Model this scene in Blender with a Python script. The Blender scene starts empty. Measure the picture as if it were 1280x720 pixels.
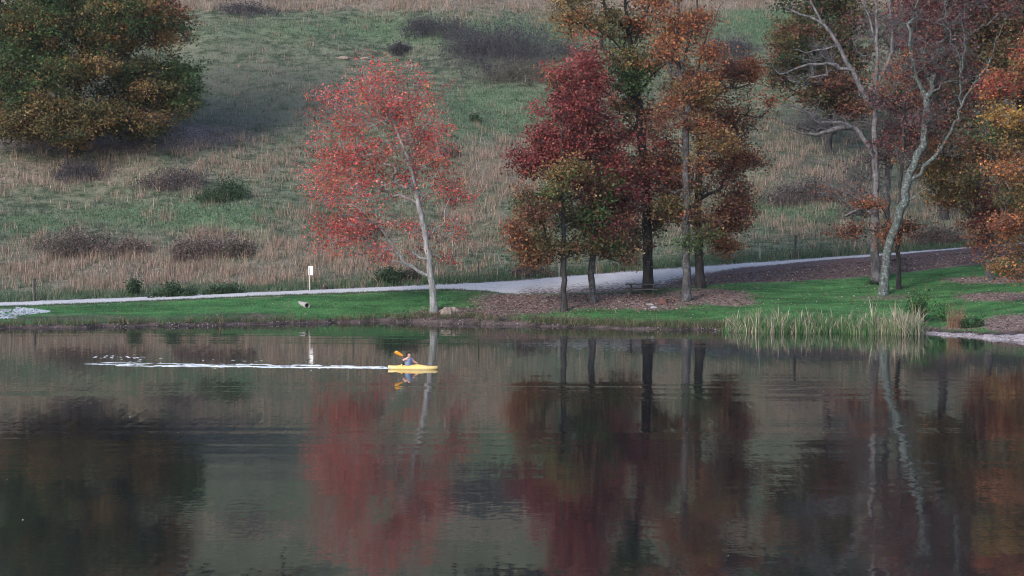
import bpy, bmesh, math, random
import numpy as np
from mathutils import Vector, Matrix
from mathutils.bvhtree import BVHTree

random.seed(7)
RNG = np.random.default_rng(7)
SC = bpy.context.scene
COL = SC.collection

# ------------------------------------------------------------------ camera, sky, sun, exposure
F = 2700.0                    # focal length in photo pixels (photo is 1280 wide)
H = 10.0                      # camera height above the lake
PITCH = math.atan(130.0 / F)
cam_d = bpy.data.cameras.new('camera')
cam_d.sensor_width = 36.0
cam_d.lens = F * 36.0 / 1280.0
cam_d.clip_start = 0.5
cam_d.clip_end = 3000.0
cam = bpy.data.objects.new('camera', cam_d)
COL.objects.link(cam)
cam.location = (0, 0, H)
cam.rotation_euler = (math.pi / 2 - PITCH, 0, 0)
SC.camera = cam

SUN_EL, SUN_AZ = math.radians(33), math.radians(-142)    # azimuth from +Y towards +X: light comes from behind-left
world = bpy.data.worlds.new('World')
SC.world = world
world.use_nodes = True
wn, wl = world.node_tree.nodes, world.node_tree.links
sky = wn.new('ShaderNodeTexSky')
sky.sky_type = 'NISHITA'
sky.sun_disc = False
sky.sun_elevation = SUN_EL
sky.sun_rotation = SUN_AZ
sky.dust_density = 1.6
sky.air_density = 1.0
wl.new(sky.outputs[0], wn['Background'].inputs[0])
wn['Background'].inputs[1].default_value = 0.125
sun_d = bpy.data.lights.new('sun', 'SUN')
sun_d.energy = 0.9
sun_d.angle = math.radians(14)
sun_d.color = (1.0, 0.98, 0.96)
sun = bpy.data.objects.new('sun', sun_d)
COL.objects.link(sun)
sdir = Vector((math.sin(SUN_AZ) * math.cos(SUN_EL), math.cos(SUN_AZ) * math.cos(SUN_EL), math.sin(SUN_EL)))
sun.rotation_euler = sdir.to_track_quat('Z', 'Y').to_euler()
sun.location = sdir * 200

SC.view_settings.view_transform = 'Standard'
SC.view_settings.look = 'None'
SC.view_settings.gamma = 1.0
SC.view_settings.use_curve_mapping = False
SC.view_settings.exposure = 1.48
SC.render.engine = 'CYCLES'
SC.cycles.max_bounces = 6
SC.cycles.transparent_max_bounces = 4
SC.cycles.use_denoising = True
SC.cycles.denoising_prefilter = 'ACCURATE'
SC.cycles.filter_width = 1.0

# ------------------------------------------------------------------ helpers
FWD = np.array((0, math.cos(PITCH), -math.sin(PITCH)))
UP = np.array((0, math.sin(PITCH), math.cos(PITCH)))
CP = np.array((0, 0, H))


def ray(px, py):
    return np.array(((px - 640) / F, 0, 0)) + UP * ((360 - py) / F) + FWD


def at(px, py, Y):
    d = ray(px, py)
    return CP + d * (Y / d[1])


def proj(P):
    q = np.asarray(P) - CP
    dep = q @ FWD
    return 640 + F * q[..., 0] / dep, 360 - F * (q @ UP) / dep


def tag(o, label=None, cat=None, group=None, kind=None):
    if label: o['label'] = label
    if cat: o['category'] = cat
    if group: o['group'] = group
    if kind: o['kind'] = kind
    return o


def empty(name, loc, label, cat, group=None):
    o = bpy.data.objects.new(name, None)
    COL.objects.link(o)
    o.location = Vector(loc)
    o.empty_display_size = 0.2
    return tag(o, label, cat, group)


def link_mesh(name, me, mat, parent=None, loc=None):
    o = bpy.data.objects.new(name, me)
    COL.objects.link(o)
    if mat is not None: me.materials.append(mat)
    if parent is not None: o.parent = parent
    if loc is not None: o.location = Vector(loc)
    return o


def np_mesh(name, verts, faces, cols=None, smooth=False):
    """verts (n,3); faces: (m,k) array; cols (n,3) vertex colours"""
    verts = np.asarray(verts, dtype=np.float32)
    faces = np.asarray(faces, dtype=np.int32)
    me = bpy.data.meshes.new(name)
    me.vertices.add(len(verts))
    me.vertices.foreach_set('co', verts.ravel())
    m, k = faces.shape
    me.loops.add(m * k)
    me.loops.foreach_set('vertex_index', faces.ravel())
    me.polygons.add(m)
    me.polygons.foreach_set('loop_start', np.arange(0, m * k, k, dtype=np.int32))
    me.polygons.foreach_set('use_smooth', np.full(m, smooth))
    me.update(calc_edges=True)
    if cols is not None:
        put_color(me, 'tint', cols)
    return me


def put_color(me, name, cols):
    a = me.attributes.new(name, 'FLOAT_COLOR', 'POINT')
    c = np.ones((len(cols), 4), dtype=np.float32)
    c[:, :3] = cols
    a.data.foreach_set('color', c.ravel())


def mesh_of(bm, name, smooth=False):
    me = bpy.data.meshes.new(name)
    bmesh.ops.recalc_face_normals(bm, faces=bm.faces[:])
    bm.to_mesh(me)
    bm.free()
    if smooth:
        for p in me.polygons: p.use_smooth = True
    return me


def add_box(bm, c, s, rot=None, bevel=0.0):
    r = bmesh.ops.create_cube(bm, size=1.0)
    vs = r['verts']
    for v in vs:
        v.co = Vector((v.co.x * s[0], v.co.y * s[1], v.co.z * s[2]))
    if bevel:
        es = list({e for v in vs for e in v.link_edges})
        rr = bmesh.ops.bevel(bm, geom=es, offset=bevel, segments=2, affect='EDGES', profile=0.5)
        vs = list({v for f in rr['faces'] for v in f.verts} | {v for v in vs if v.is_valid})
    for v in vs:
        co = v.co
        if rot is not None: co = rot @ co
        v.co = co + Vector(c)


def tube(pts, rads, sides=8, cap=True):
    """returns verts, quads lists for a tube along pts"""
    pts = [Vector(p) for p in pts]
    V, Q = [], []
    n = len(pts)
    ref = None
    for i in range(n):
        t = (pts[min(i + 1, n - 1)] - pts[max(i - 1, 0)])
        if t.length < 1e-6: t = Vector((0, 0, 1))
        t.normalize()
        if ref is None:
            ref = t.orthogonal().normalized()
        else:
            ref = (ref - t * ref.dot(t))
            ref = ref.normalized() if ref.length > 1e-5 else t.orthogonal().normalized()
        b = t.cross(ref)
        for k in range(sides):
            a = 2 * math.pi * k / sides
            V.append(pts[i] + (ref * math.cos(a) + b * math.sin(a)) * rads[i])
    for i in range(n - 1):
        for k in range(sides):
            k2 = (k + 1) % sides
            Q.append((i * sides + k, i * sides + k2, (i + 1) * sides + k2, (i + 1) * sides + k))
    return V, Q


def add_tube(bm, pts, rads, sides=8):
    V, Q = tube(pts, rads, sides)
    bv = [bm.verts.new(v) for v in V]
    for q in Q: bm.faces.new([bv[i] for i in q])
    bm.faces.new(bv[:sides][::-1])
    bm.faces.new(bv[-sides:])


# ------------------------------------------------------------------ materials
def new_mat(name):
    m = bpy.data.materials.new(name)
    m.use_nodes = True
    nt = m.node_tree
    b = nt.nodes['Principled BSDF']
    b.inputs['Specular IOR Level'].default_value = 0.2
    return m, nt, b


def N(nt, typ, **kw):
    n = nt.nodes.new(typ)
    for k, v in kw.items(): setattr(n, k, v)
    return n


def noise(nt, scale, detail=4, vec=None, rough=0.55, sc3=None):
    n = N(nt, 'ShaderNodeTexNoise')
    n.inputs['Scale'].default_value = scale
    n.inputs['Detail'].default_value = detail
    n.inputs['Roughness'].default_value = rough
    if vec is None:
        g = N(nt, 'ShaderNodeNewGeometry')
        vec = g.outputs['Position']
    if sc3 is not None:
        mp = N(nt, 'ShaderNodeMapping')
        mp.inputs['Scale'].default_value = sc3
        nt.links.new(vec, mp.inputs['Vector'])
        vec = mp.outputs[0]
    nt.links.new(vec, n.inputs['Vector'])
    return n


def ramp(nt, src, p0, p1, c0=(0, 0, 0), c1=(1, 1, 1)):
    r = N(nt, 'ShaderNodeValToRGB')
    r.color_ramp.elements[0].position = p0
    r.color_ramp.elements[1].position = p1
    r.color_ramp.elements[0].color = (*c0, 1)
    r.color_ramp.elements[1].color = (*c1, 1)
    nt.links.new(src, r.inputs[0])
    return r.outputs[0]


def mixc(nt, fac, a, b, mode='MIX'):
    m = N(nt, 'ShaderNodeMix', data_type='RGBA', blend_type=mode)
    for sock, v in ((m.inputs[0], fac), (m.inputs[6], a), (m.inputs[7], b)):
        if isinstance(v, (int, float)): sock.default_value = v
        elif isinstance(v, tuple): sock.default_value = (*v, 1)
        else: nt.links.new(v, sock)
    return m.outputs[2]


def math_n(nt, op, a, b=None, clamp=False):
    m = N(nt, 'ShaderNodeMath', operation=op, use_clamp=clamp)
    for i, v in enumerate((a, b)):
        if v is None: continue
        if isinstance(v, (int, float)): m.inputs[i].default_value = v
        else: nt.links.new(v, m.inputs[i])
    return m.outputs[0]


def simple_mat(name, c0, c1, scale=3.0, rough=0.7, sc3=None, spec=0.2, bump=0.0, obj=True):
    m, nt, b = new_mat(name)
    if obj:
        tc = N(nt, 'ShaderNodeTexCoord'); vec = tc.outputs['Object']
    else:
        vec = None
    n = noise(nt, scale, 5, vec, sc3=sc3)
    nt.links.new(ramp(nt, n.outputs[0], 0.3, 0.7, c0, c1), b.inputs['Base Color'])
    b.inputs['Roughness'].default_value = rough
    b.inputs['Specular IOR Level'].default_value = spec
    if bump:
        bp = N(nt, 'ShaderNodeBump')
        bp.inputs['Distance'].default_value = bump
        nt.links.new(n.outputs[0], bp.inputs['Height'])
        nt.links.new(bp.outputs[0], b.inputs['Normal'])
    return m


def leaf_mat(name, transl=0.42):
    m, nt, b = new_mat(name)
    a = N(nt, 'ShaderNodeAttribute', attribute_name='tint')
    nt.links.new(a.outputs['Color'], b.inputs['Base Color'])
    b.inputs['Roughness'].default_value = 0.55
    t = N(nt, 'ShaderNodeBsdfTranslucent')
    nt.links.new(a.outputs['Color'], t.inputs['Color'])
    mx = N(nt, 'ShaderNodeMixShader')
    mx.inputs[0].default_value = transl
    out = nt.nodes['Material Output']
    nt.links.new(b.outputs[0], mx.inputs[1])
    nt.links.new(t.outputs[0], mx.inputs[2])
    nt.links.new(mx.outputs[0], out.inputs['Surface'])
    return m


LEAF = leaf_mat('leaf')
GRASS = leaf_mat('grass_blade', 0.25)


def bark_mat(name, c0, c1, patch=None, pscale=2.5):
    m, nt, b = new_mat(name)
    n1 = noise(nt, 6.0, 6, sc3=(1, 1, 0.25))
    c = ramp(nt, n1.outputs[0], 0.32, 0.68, c0, c1)
    if patch is not None:
        n2 = noise(nt, pscale, 5, rough=0.7)
        c = mixc(nt, ramp(nt, n2.outputs[0], 0.5, 0.62), c, patch)
    nt.links.new(c, b.inputs['Base Color'])
    b.inputs['Roughness'].default_value = 0.85
    bp = N(nt, 'ShaderNodeBump')
    bp.inputs['Distance'].default_value = 0.06
    nt.links.new(n1.outputs[0], bp.inputs['Height'])
    nt.links.new(bp.outputs[0], b.inputs['Normal'])
    return m


BARK_DARK = bark_mat('bark_dark', (0.012, 0.012, 0.014), (0.05, 0.045, 0.045))
BARK_GREY = bark_mat('bark_grey', (0.038, 0.036, 0.042), (0.14, 0.132, 0.14), (0.165, 0.157, 0.165), 2.2)
BARK_MID = bark_mat('bark_mid', (0.02, 0.02, 0.024), (0.08, 0.074, 0.076), (0.11, 0.108, 0.115), 3.0)
BARK_PALE = bark_mat('bark_pale', (0.11, 0.108, 0.112), (0.30, 0.29, 0.295), (0.12, 0.14, 0.125), 2.6)
BARK_LICHEN = bark_mat('bark_lichen', (0.03, 0.038, 0.038), (0.085, 0.092, 0.092), (0.15, 0.18, 0.17), 5.5)

# ------------------------------------------------------------------ terrain
def interp(px, tab):
    t = np.array(tab, dtype=float)
    return np.interp(px, t[:, 0], t[:, 1])


def smooth_cols(a, k=5):
    p = np.pad(a, (k, k), mode='edge')
    return np.convolve(p, np.ones(2 * k + 1) / (2 * k + 1), mode='valid')


PXC = np.arange(-900, 2200.1, 8.0)
shore_py = interp(PXC, [(-900, 420), (-100, 412), (0, 411.5), (150, 409), (320, 406), (440, 403.5), (500, 402.5), (540, 404),
                        (600, 406.5), (640, 406.5), (720, 410), (800, 412), (900, 413.5), (1000, 415), (1100, 416.5),
                        (1150, 418), (1280, 427), (1400, 440), (2200, 470)])
S_Y = smooth_cols(27000.0 / (shore_py - 230), 2)
S_Y = S_Y + 0.35 * np.sin(PXC * 0.11) + 0.25 * np.sin(PXC * 0.043 + 1) + RNG.normal(0, 0.12, len(PXC))


def line(tab):      # (px, py, Y) -> Y and z per column
    t = np.array(tab, dtype=float)
    Y = np.interp(PXC, t[:, 0], t[:, 2])
    py = np.interp(PXC, t[:, 0], t[:, 1])
    d = np.array([at(p, q, y) for p, q, y in zip(PXC, py, Y)])
    return smooth_cols(Y, 3), smooth_cols(d[:, 2], 3)


R1_Y, R1_Z = line([(-900, 400, 160), (0, 383, 164), (150, 378.3, 164), (320, 370.3, 164), (450, 366, 164), (560, 361.5, 164), (600, 363.5, 163),
                   (630, 367, 162), (680, 367.5, 162), (750, 365.5, 162), (820, 361, 163), (900, 346, 168), (1000, 334, 170.5),
                   (1100, 325, 172.5), (1200, 316, 174.5), (1300, 309, 176.5), (2200, 280, 185)])
R2_Y, R2_Z = line([(-900, 396, 164), (0, 378.8, 168), (320, 365.8, 168), (560, 356, 168), (640, 351.5, 169.5), (750, 342, 172), (900, 331.5, 173),
                   (1000, 324.5, 174.5), (1088, 318.5, 176), (1200, 310, 178), (1300, 302, 180), (2200, 270, 190)])
L_Y, L_Z = line([(-900, 402, 158), (0, 385, 163), (320, 371.5, 163.2), (560, 362.5, 163.2), (600, 365, 162), (630, 368.5, 161), (750, 367, 161), (820, 363, 162),
                 (900, 353, 165), (1000, 350.5, 167), (1100, 343, 169), (1200, 331, 171), (1300, 322, 173), (2200, 300, 180)])
S_Z = np.zeros_like(S_Y) + 0.0
B_Y = S_Y + interp(PXC, [(-900, 0.8), (500, 0.8), (560, 1.6), (700, 0.7), (1080, 1.2), (1130, 2.2), (1300, 3.0), (2200, 3)])
B_Z = interp(PXC, [(-900, 0.3), (0, 0.24), (300, 0.22), (480, 0.24), (545, 0.45), (620, 0.40), (700, 0.26), (900, 0.22), (1080, 0.2), (1140, 0.14), (1230, 0.22), (1280, 0.45), (1400, 0.8), (2200, 0.9)])


def g_hill(d):
    return np.interp(d, [0, 3, 8, 17, 36, 62, 96, 130, 240, 420], [0, 0.25, 1.0, 2.9, 8.0, 16.5, 30.0, 45.0, 75, 95])


rows_Y, rows_Z = [], []


def fill(Ya, Za, Yb, Zb, n, ease=None):
    for i in range(n):
        t = i / n
        tz = t if ease is None else ease(t)
        rows_Y.append(Ya + (Yb - Ya) * t)
        rows_Z.append(Za + (Zb - Za) * tz)


K = np.ones_like(PXC)
fill(K * -60, K * -2.0, S_Y - 12, K * -2.0, 4)
fill(S_Y - 12, K * -2.0, S_Y, S_Z, 5, lambda t: t ** 1.7)
ROW_S = len(rows_Y)
fill(S_Y, S_Z, B_Y, B_Z, 4, lambda t: t ** 0.7)
ROW_B = len(rows_Y)
fill(B_Y, B_Z, L_Y, L_Z, 26, lambda t: t * 0.85 + 0.15 * t * t)
ROW_L = len(rows_Y)
fill(L_Y, L_Z, R1_Y, R1_Z, 5)
ROW_R1 = len(rows_Y)
fill(R1_Y, R1_Z, R2_Y, R2_Z, 6)
ROW_R2 = len(rows_Y)
ds = np.concatenate([np.arange(0, 110, 0.9), np.arange(110, 430, 8.0)])
xw = (PXC - 640) / F
for d in ds:
    t = min(1, d / 60.0); t = t * t * (3 - 2 * t)
    Y = R2_Y + d
    z = R2_Z * (1 - t) + 1.6 * t + g_hill(d)
    a = min(1, d / 25.0)
    X = xw * Y
    z = z + a * (0.35 * np.sin(X * 0.21 + Y * 0.13) + 0.3 * np.sin(X * 0.083 - Y * 0.19 + 2) + 0.18 * np.sin(X * 0.5 + 1.3 * np.sin(Y * 0.3)))
    rows_Y.append(Y); rows_Z.append(z)
GY = np.array(rows_Y); GZ = np.array(rows_Z)
GX = (PXC[None, :] - 640) / F * GY
far = np.clip((np.abs(GY) < 60) * 1.0, 0, 1)
GX[0] = (PXC - 640) / 1560 * 250          # spread the first row wide, the lake bed under the viewer
lawn_rows = slice(ROW_B + 1, ROW_L)
GZ[lawn_rows] += 0.05 * np.sin(GX[lawn_rows] * 0.9) * np.sin(GY[lawn_rows] * 0.8) + RNG.normal(0, 0.012, GZ[lawn_rows].shape)
GZ[ROW_S + 1:ROW_B + 1] += RNG.normal(0, 0.03, GZ[ROW_S + 1:ROW_B + 1].shape)
G = np.stack([GX, GY, GZ], axis=-1)
NR, NC = GY.shape
IPX, IPY = proj(G)


def ell(lst, soft=0.45):
    m = np.zeros((NR, NC))
    for (cx, cy, rx, ry, s) in lst:
        d = np.sqrt(((IPX - cx) / rx) ** 2 + ((IPY - cy) / ry) ** 2)
        m = np.maximum(m, s * np.clip((1 + soft - d) / (2 * soft), 0, 1))
    return m


ridx = np.arange(NR)[:, None] * np.ones((1, NC))
on_hill = (ridx >= ROW_R2).astype(float)
on_lawn = ((ridx >= ROW_B - 1) & (ridx < ROW_L)).astype(float)
dR2 = GY - R2_Y[None, :]
# dry tan grass, purple-grey dead weeds with painted slope shade, mown lawn, leaf litter, bare bank, pale gravel
TAN = ell([(640, 2, 1400, 12, 0.9), (130, 335, 190, 32, 0.85), (420, 325, 150, 34, 0.7), (330, 340, 120, 18, 0.8), (60, 215, 150, 22, 0.75), (300, 205, 120, 26, 0.55), (270, 305, 60, 16, 0.9),
           (620, 215, 60, 50, 0.75), (590, 270, 50, 22, 0.65), (600, 300, 60, 20, 0.4), (700, 20, 220, 12, 0.45), (1010, 220, 70, 60, 0.5), (1000, 285, 50, 16, 0.55), (360, 275, 35, 16, 0.6), (200, 270, 25, 12, 0.5),
           (560, 190, 60, 18, 0.5), (820, 240, 120, 60, 0.4), (500, 300, 120, 30, 0.5), (150, 245, 90, 10, 0.3), (1150, 270, 120, 40, 0.3), (-200, 330, 250, 35, 0.8), (1500, 250, 200, 70, 0.5)]) * on_hill
DARK = ell([(320, 125, 175, 62, 0.72), (150, 165, 190, 24, 0.9), (80, 120, 200, 60, 0.9), (300, 70, 80, 30, 0.5), (95, 208, 40, 12, 0.6), (90, 300, 45, 18, 0.7), (1000, 180, 80, 70, 0.6), (1120, 220, 140, 60, 0.7), (640, 70, 70, 30, 0.7), (430, 90, 90, 30, 0.4),  # also paints the shadowed slope right of the oak into the ground colour
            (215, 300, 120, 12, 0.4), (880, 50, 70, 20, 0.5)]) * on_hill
GREEN = ell([(650, 38, 420, 22, 0.65), (620, 140, 90, 40, 0.7), (240, 270, 170, 18, 0.8), (40, 280, 60, 14, 0.8), (470, 190, 110, 40, 0.35), (1010, 262, 90, 24, 0.8), (600, 245, 50, 14, 0.7), (960, 30, 60, 24, 0.9)]) * on_hill
fringe = np.clip(1 - np.abs(dR2 - 2.0) / 3.2, 0, 1) * on_hill
GREEN = np.maximum(GREEN, fringe)
TAN *= 1 - 0.8 * fringe
LAWN = on_lawn
LEAFM = ell([(655, 378, 62, 15, 1.0), (760, 376, 130, 10, 1.0), (580, 394, 66, 9, 1.0), (880, 370, 60, 9, 0.95), (915, 378, 34, 5, 0.9), (700, 398, 45, 5, 0.45), (1110, 372, 60, 5, 0.5), (1240, 350, 70, 5, 0.8), (1245, 371, 55, 6, 0.85),
             (1275, 405, 50, 12, 1.0), (1170, 411, 60, 3, 0.7), (820, 385, 40, 4, 0.6), (1120, 360, 40, 6, 0.3)]) * on_lawn
emb = ((ridx >= ROW_L) & (ridx <= ROW_R1 + 3)).astype(float) * np.clip((PXC[None, :] - 820) / 60, 0, 1)
LEAFM = np.maximum(LEAFM, emb)
LEAFM = np.maximum(LEAFM, on_hill * ell([(130, 172, 200, 22, 0.75)]))
BANK = np.clip(1 - (ridx - ROW_B + 0.5) / 1.2, 0, 1) * (ridx >= 0)
BANK *= np.where((PXC[None, :] > 640) & (PXC[None, :] < 930), 0.75, 1.0)
BANK = np.maximum(BANK, ell([(110, 398, 190, 7, 0.56), (300, 396, 80, 8, 0.6), (355, 380, 25, 5, 0.4), (480, 400, 80, 4, 0.4), (1180, 400, 40, 8, 0.4)], 0.6) * on_lawn)
GRAV = ((ridx >= ROW_R1 + 1) & (ridx < ROW_R2 + 1)).astype(float)
GRAV *= 1 - np.clip((PXC[None, :] - 830) / 40, 0, 1) * (ridx < ROW_R1 + 4)
GRAV = np.maximum(GRAV, ((ridx >= ROW_S - 1) & (ridx <= ROW_B + 1)) * np.clip((PXC[None, :] - 1105) / 20, 0, 1) * np.clip(1 - (ridx - ROW_S) / 4.0, 0, 1) * 1.3)

# road upper-edge leaf cover increases to the right
vid = np.arange(NR * NC).reshape(NR, NC)
faces = np.stack([vid[:-1, :-1], vid[:-1, 1:], vid[1:, 1:], vid[1:, :-1]], axis=-1).reshape(-1, 4)
gme = np_mesh('ground', G.reshape(-1, 3), faces, smooth=True)
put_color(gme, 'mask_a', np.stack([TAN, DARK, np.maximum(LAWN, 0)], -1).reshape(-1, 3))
put_color(gme, 'mask_b', np.stack([LEAFM, np.clip(BANK, 0, 1), np.clip(GRAV, 0, 1)], -1).reshape(-1, 3))
put_color(gme, 'mask_c', np.stack([GREEN, emb, GREEN * 0], -1).reshape(-1, 3))


def ground_material():
    m, nt, b = new_mat('ground_cover')
    big = noise(nt, 0.10, 5)
    mid = noise(nt, 0.8, 7, rough=0.8, sc3=(0.7, 1.0, 1.0))
    fine = noise(nt, 3.5, 6, rough=0.8)
    A = N(nt, 'ShaderNodeAttribute', attribute_name='mask_a')
    B = N(nt, 'ShaderNodeAttribute', attribute_name='mask_b')
    C = N(nt, 'ShaderNodeAttribute', attribute_name='mask_c')
    sa = N(nt, 'ShaderNodeSeparateColor'); nt.links.new(A.outputs['Color'], sa.inputs[0])
    sb = N(nt, 'ShaderNodeSeparateColor'); nt.links.new(B.outputs['Color'], sb.inputs[0])
    sc_ = N(nt, 'ShaderNodeSeparateColor'); nt.links.new(C.outputs['Color'], sc_.inputs[0])
    br = math_n(nt, 'ADD', math_n(nt, 'MULTIPLY', mid.outputs[0], 0.6), math_n(nt, 'MULTIPLY', fine.outputs[0], 0.4))

    def sharp(mask, lo=0.35, hi=0.65, amt=1.1):
        s = math_n(nt, 'ADD', mask, math_n(nt, 'MULTIPLY', math_n(nt, 'SUBTRACT', br, 0.5), amt))
        return ramp(nt, s, lo, hi)

    base = ramp(nt, mid.outputs[0], 0.41, 0.59, (0.034, 0.048, 0.028), (0.15, 0.152, 0.105))
    green = ramp(nt, fine.outputs[0], 0.41, 0.59, (0.026, 0.062, 0.028), (0.125, 0.185, 0.10))
    c = mixc(nt, math_n(nt, 'MULTIPLY', sharp(sc_.outputs[0], 0.3, 0.85, 2.0), 0.85), base, green)
    tan = ramp(nt, fine.outputs[0], 0.41, 0.59, (0.10, 0.076, 0.062), (0.27, 0.20, 0.165))
    c = mixc(nt, math_n(nt, 'MULTIPLY', sharp(sa.outputs[0], 0.4, 0.9, 2.2), 0.8), c, tan)
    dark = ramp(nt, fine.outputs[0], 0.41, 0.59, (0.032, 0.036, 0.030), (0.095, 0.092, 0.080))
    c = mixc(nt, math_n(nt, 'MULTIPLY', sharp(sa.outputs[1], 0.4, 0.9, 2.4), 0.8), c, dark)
    l2 = noise(nt, 0.7, 7, rough=0.75, sc3=(0.3, 1.0, 1.0))
    lawn = ramp(nt, l2.outputs[0], 0.41, 0.59, (0.022, 0.070, 0.024), (0.060, 0.165, 0.052))
    lawn = mixc(nt, math_n(nt, 'MULTIPLY', ramp(nt, fine.outputs[0], 0.5, 0.7), 0.5), lawn, (0.075, 0.085, 0.05))
    c = mixc(nt, sa.outputs[2], c, lawn)
    vor = N(nt, 'ShaderNodeTexVoronoi'); vor.inputs['Scale'].default_value = 6.0
    g = N(nt, 'ShaderNodeNewGeometry'); nt.links.new(g.outputs['Position'], vor.inputs['Vector'])
    leaf = mixc(nt, 0.75, ramp(nt, fine.outputs[0], 0.41, 0.59, (0.055, 0.044, 0.044), (0.21, 0.155, 0.145)),
                ramp(nt, vor.outputs['Color'], 0.1, 0.9, (0.07, 0.052, 0.052), (0.26, 0.185, 0.17)))
    leaf = mixc(nt, math_n(nt, 'MULTIPLY', sc_.outputs[1], 0.8), leaf, ramp(nt, fine.outputs[0], 0.41, 0.59, (0.025, 0.02, 0.022), (0.11, 0.08, 0.08)))
    c = mixc(nt, sharp(sb.outputs[0]), c, leaf)
    bank = ramp(nt, mid.outputs[0], 0.41, 0.59, (0.022, 0.018, 0.017), (0.10, 0.075, 0.07))
    c = mixc(nt, sharp(sb.outputs[1]), c, bank)
    grav = ramp(nt, fine.outputs[0], 0.41, 0.59, (0.15, 0.13, 0.14), (0.40, 0.35, 0.37))
    c = mixc(nt, sharp(sb.outputs[2], 0.4, 0.6, 0.6), c, grav)
    nt.links.new(c, b.inputs['Base Color'])
    b.inputs['Roughness'].default_value = 0.9
    b.inputs['Specular IOR Level'].default_value = 0.08
    bp = N(nt, 'ShaderNodeBump'); bp.inputs['Distance'].default_value = 0.12
    nt.links.new(br, bp.inputs['Height'])
    nt.links.new(bp.outputs[0], b.inputs['Normal'])
    return m


ground = link_mesh('ground', gme, ground_material())
tag(ground, 'grassy hillside and mown lakeshore lawn with leaf litter', kind='structure')
BVH = BVHTree.FromPolygons([tuple(v) for v in G.reshape(-1, 3)], [tuple(f) for f in faces])


def gp(px, py):
    """point of the ground seen at photo pixel (px, py)"""
    d = Vector(ray(px, py)).normalized()
    r = BVH.ray_cast(Vector(CP), d)
    if r[0] is None:
        return Vector(at(px, py, 250))
    return r[0]


def gz(x, y):
    r = BVH.ray_cast(Vector((x, y, 300)), Vector((0, 0, -1)))
    return r[0].z if r[0] is not None else 0.0


def sample(n, weight, r0=ROW_S, r1=NR - 1, p0=-250, p1=1530):
    """n random points on the ground, accepted with probability weight (a grid)"""
    out = []
    got = 0
    c0, c1 = (p0 - PXC[0]) / 8.0, (p1 - PXC[0]) / 8.0
    wmax = max(1e-6, weight[r0:r1].max())
    for _ in range(60):
        m = max(4000, n * 2)
        r = RNG.uniform(r0, r1 - 1.001, m); c = RNG.uniform(c0, c1, m)
        i = r.astype(int); j = c.astype(int); u = (r - i)[:, None]; v = (c - j)[:, None]
        def bl(A):
            A = A if A.ndim == 3 else A[..., None]
            return (A[i, j] * (1 - u) * (1 - v) + A[i + 1, j] * u * (1 - v) + A[i, j + 1] * (1 - u) * v + A[i + 1, j + 1] * u * v)
        w = bl(weight)[:, 0]
        ok = RNG.random(m) * wmax < w
        p = bl(G)[ok]
        out.append(p); got += len(p)
        if got >= n: break
    return np.concatenate(out)[:n]


# gravel road: its own sheet lying on the ground
rr = []
jit1 = smooth_cols(RNG.normal(0, 0.22, NC), 1); jit2 = smooth_cols(RNG.normal(0, 0.18, NC), 1)
for k in range(9):
    t = k / 8
    Ya = R1_Y - 0.15 + jit1; Yb = R2_Y + 0.1 + jit2
    Y = Ya + (Yb - Ya) * t
    z = R1_Z + (R2_Z - R1_Z) * np.clip((Y - R1_Y) / (R2_Y - R1_Y), -0.05, 1.05)
    z = z + 0.035 + 0.05 * math.sin(math.pi * t) - (0.05 if k in (0, 8) else 0)
    rr.append(np.stack([(PXC - 640) / F * Y, Y, z], -1))
RG = np.array(rr)
vid = np.arange(9 * NC).reshape(9, NC)
rf = np.stack([vid[:-1, :-1], vid[:-1, 1:], vid[1:, 1:], vid[1:, :-1]], axis=-1).reshape(-1, 4)
rme = np_mesh('gravel_road', RG.reshape(-1, 3), rf, smooth=True)
leafcover = np.zeros((9, NC))
for k in range(9):
    t = k / 8
    leafcover[k] = np.clip((PXC - 600) / 60, 0, 1) * np.clip(0.9 - 0.8 * t, 0, 1) * 0.64 + np.clip((PXC - 830) / 160, 0, 1) * np.clip(1.1 - 1.7 * t, 0, 1) + np.clip((PXC - 1150) / 90, 0, 1) * 0.3 + 0.06
put_color(rme, 'mask_a', np.stack([np.clip(leafcover, 0, 1)] * 3, -1).reshape(-1, 3))


def road_material():
    m, nt, b = new_mat('gravel')
    fine = noise(nt, 4.0, 6, rough=0.8)
    mid = noise(nt, 0.5, 4)
    A = N(nt, 'ShaderNodeAttribute', attribute_name='mask_a')
    c = ramp(nt, fine.outputs[0], 0.3, 0.7, (0.30, 0.288, 0.295), (0.58, 0.56, 0.57))
    c = mixc(nt, math_n(nt, 'MULTIPLY', ramp(nt, mid.outputs[0], 0.5, 0.75), 0.3), c, (0.25, 0.22, 0.24))
    s = math_n(nt, 'ADD', A.outputs['Fac'], math_n(nt, 'MULTIPLY', math_n(nt, 'SUBTRACT', fine.outputs[0], 0.5), 1.6))
    lf = ramp(nt, noise(nt, 9.0, 4).outputs[0], 0.35, 0.65, (0.04, 0.03, 0.034), (0.16, 0.11, 0.11))
    c = mixc(nt, ramp(nt, s, 0.42, 0.6), c, lf)
    nt.links.new(c, b.inputs['Base Color'])
    b.inputs['Roughness'].default_value = 0.95
    b.inputs['Specular IOR Level'].default_value = 0.05
    bp = N(nt, 'ShaderNodeBump'); bp.inputs['Distance'].default_value = 0.08
    nt.links.new(fine.outputs[0], bp.inputs['Height']); nt.links.new(bp.outputs[0], b.inputs['Normal'])
    return m


tag(link_mesh('gravel_road', rme, road_material()), 'pale gravel road along the foot of the hill', kind='structure')


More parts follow.
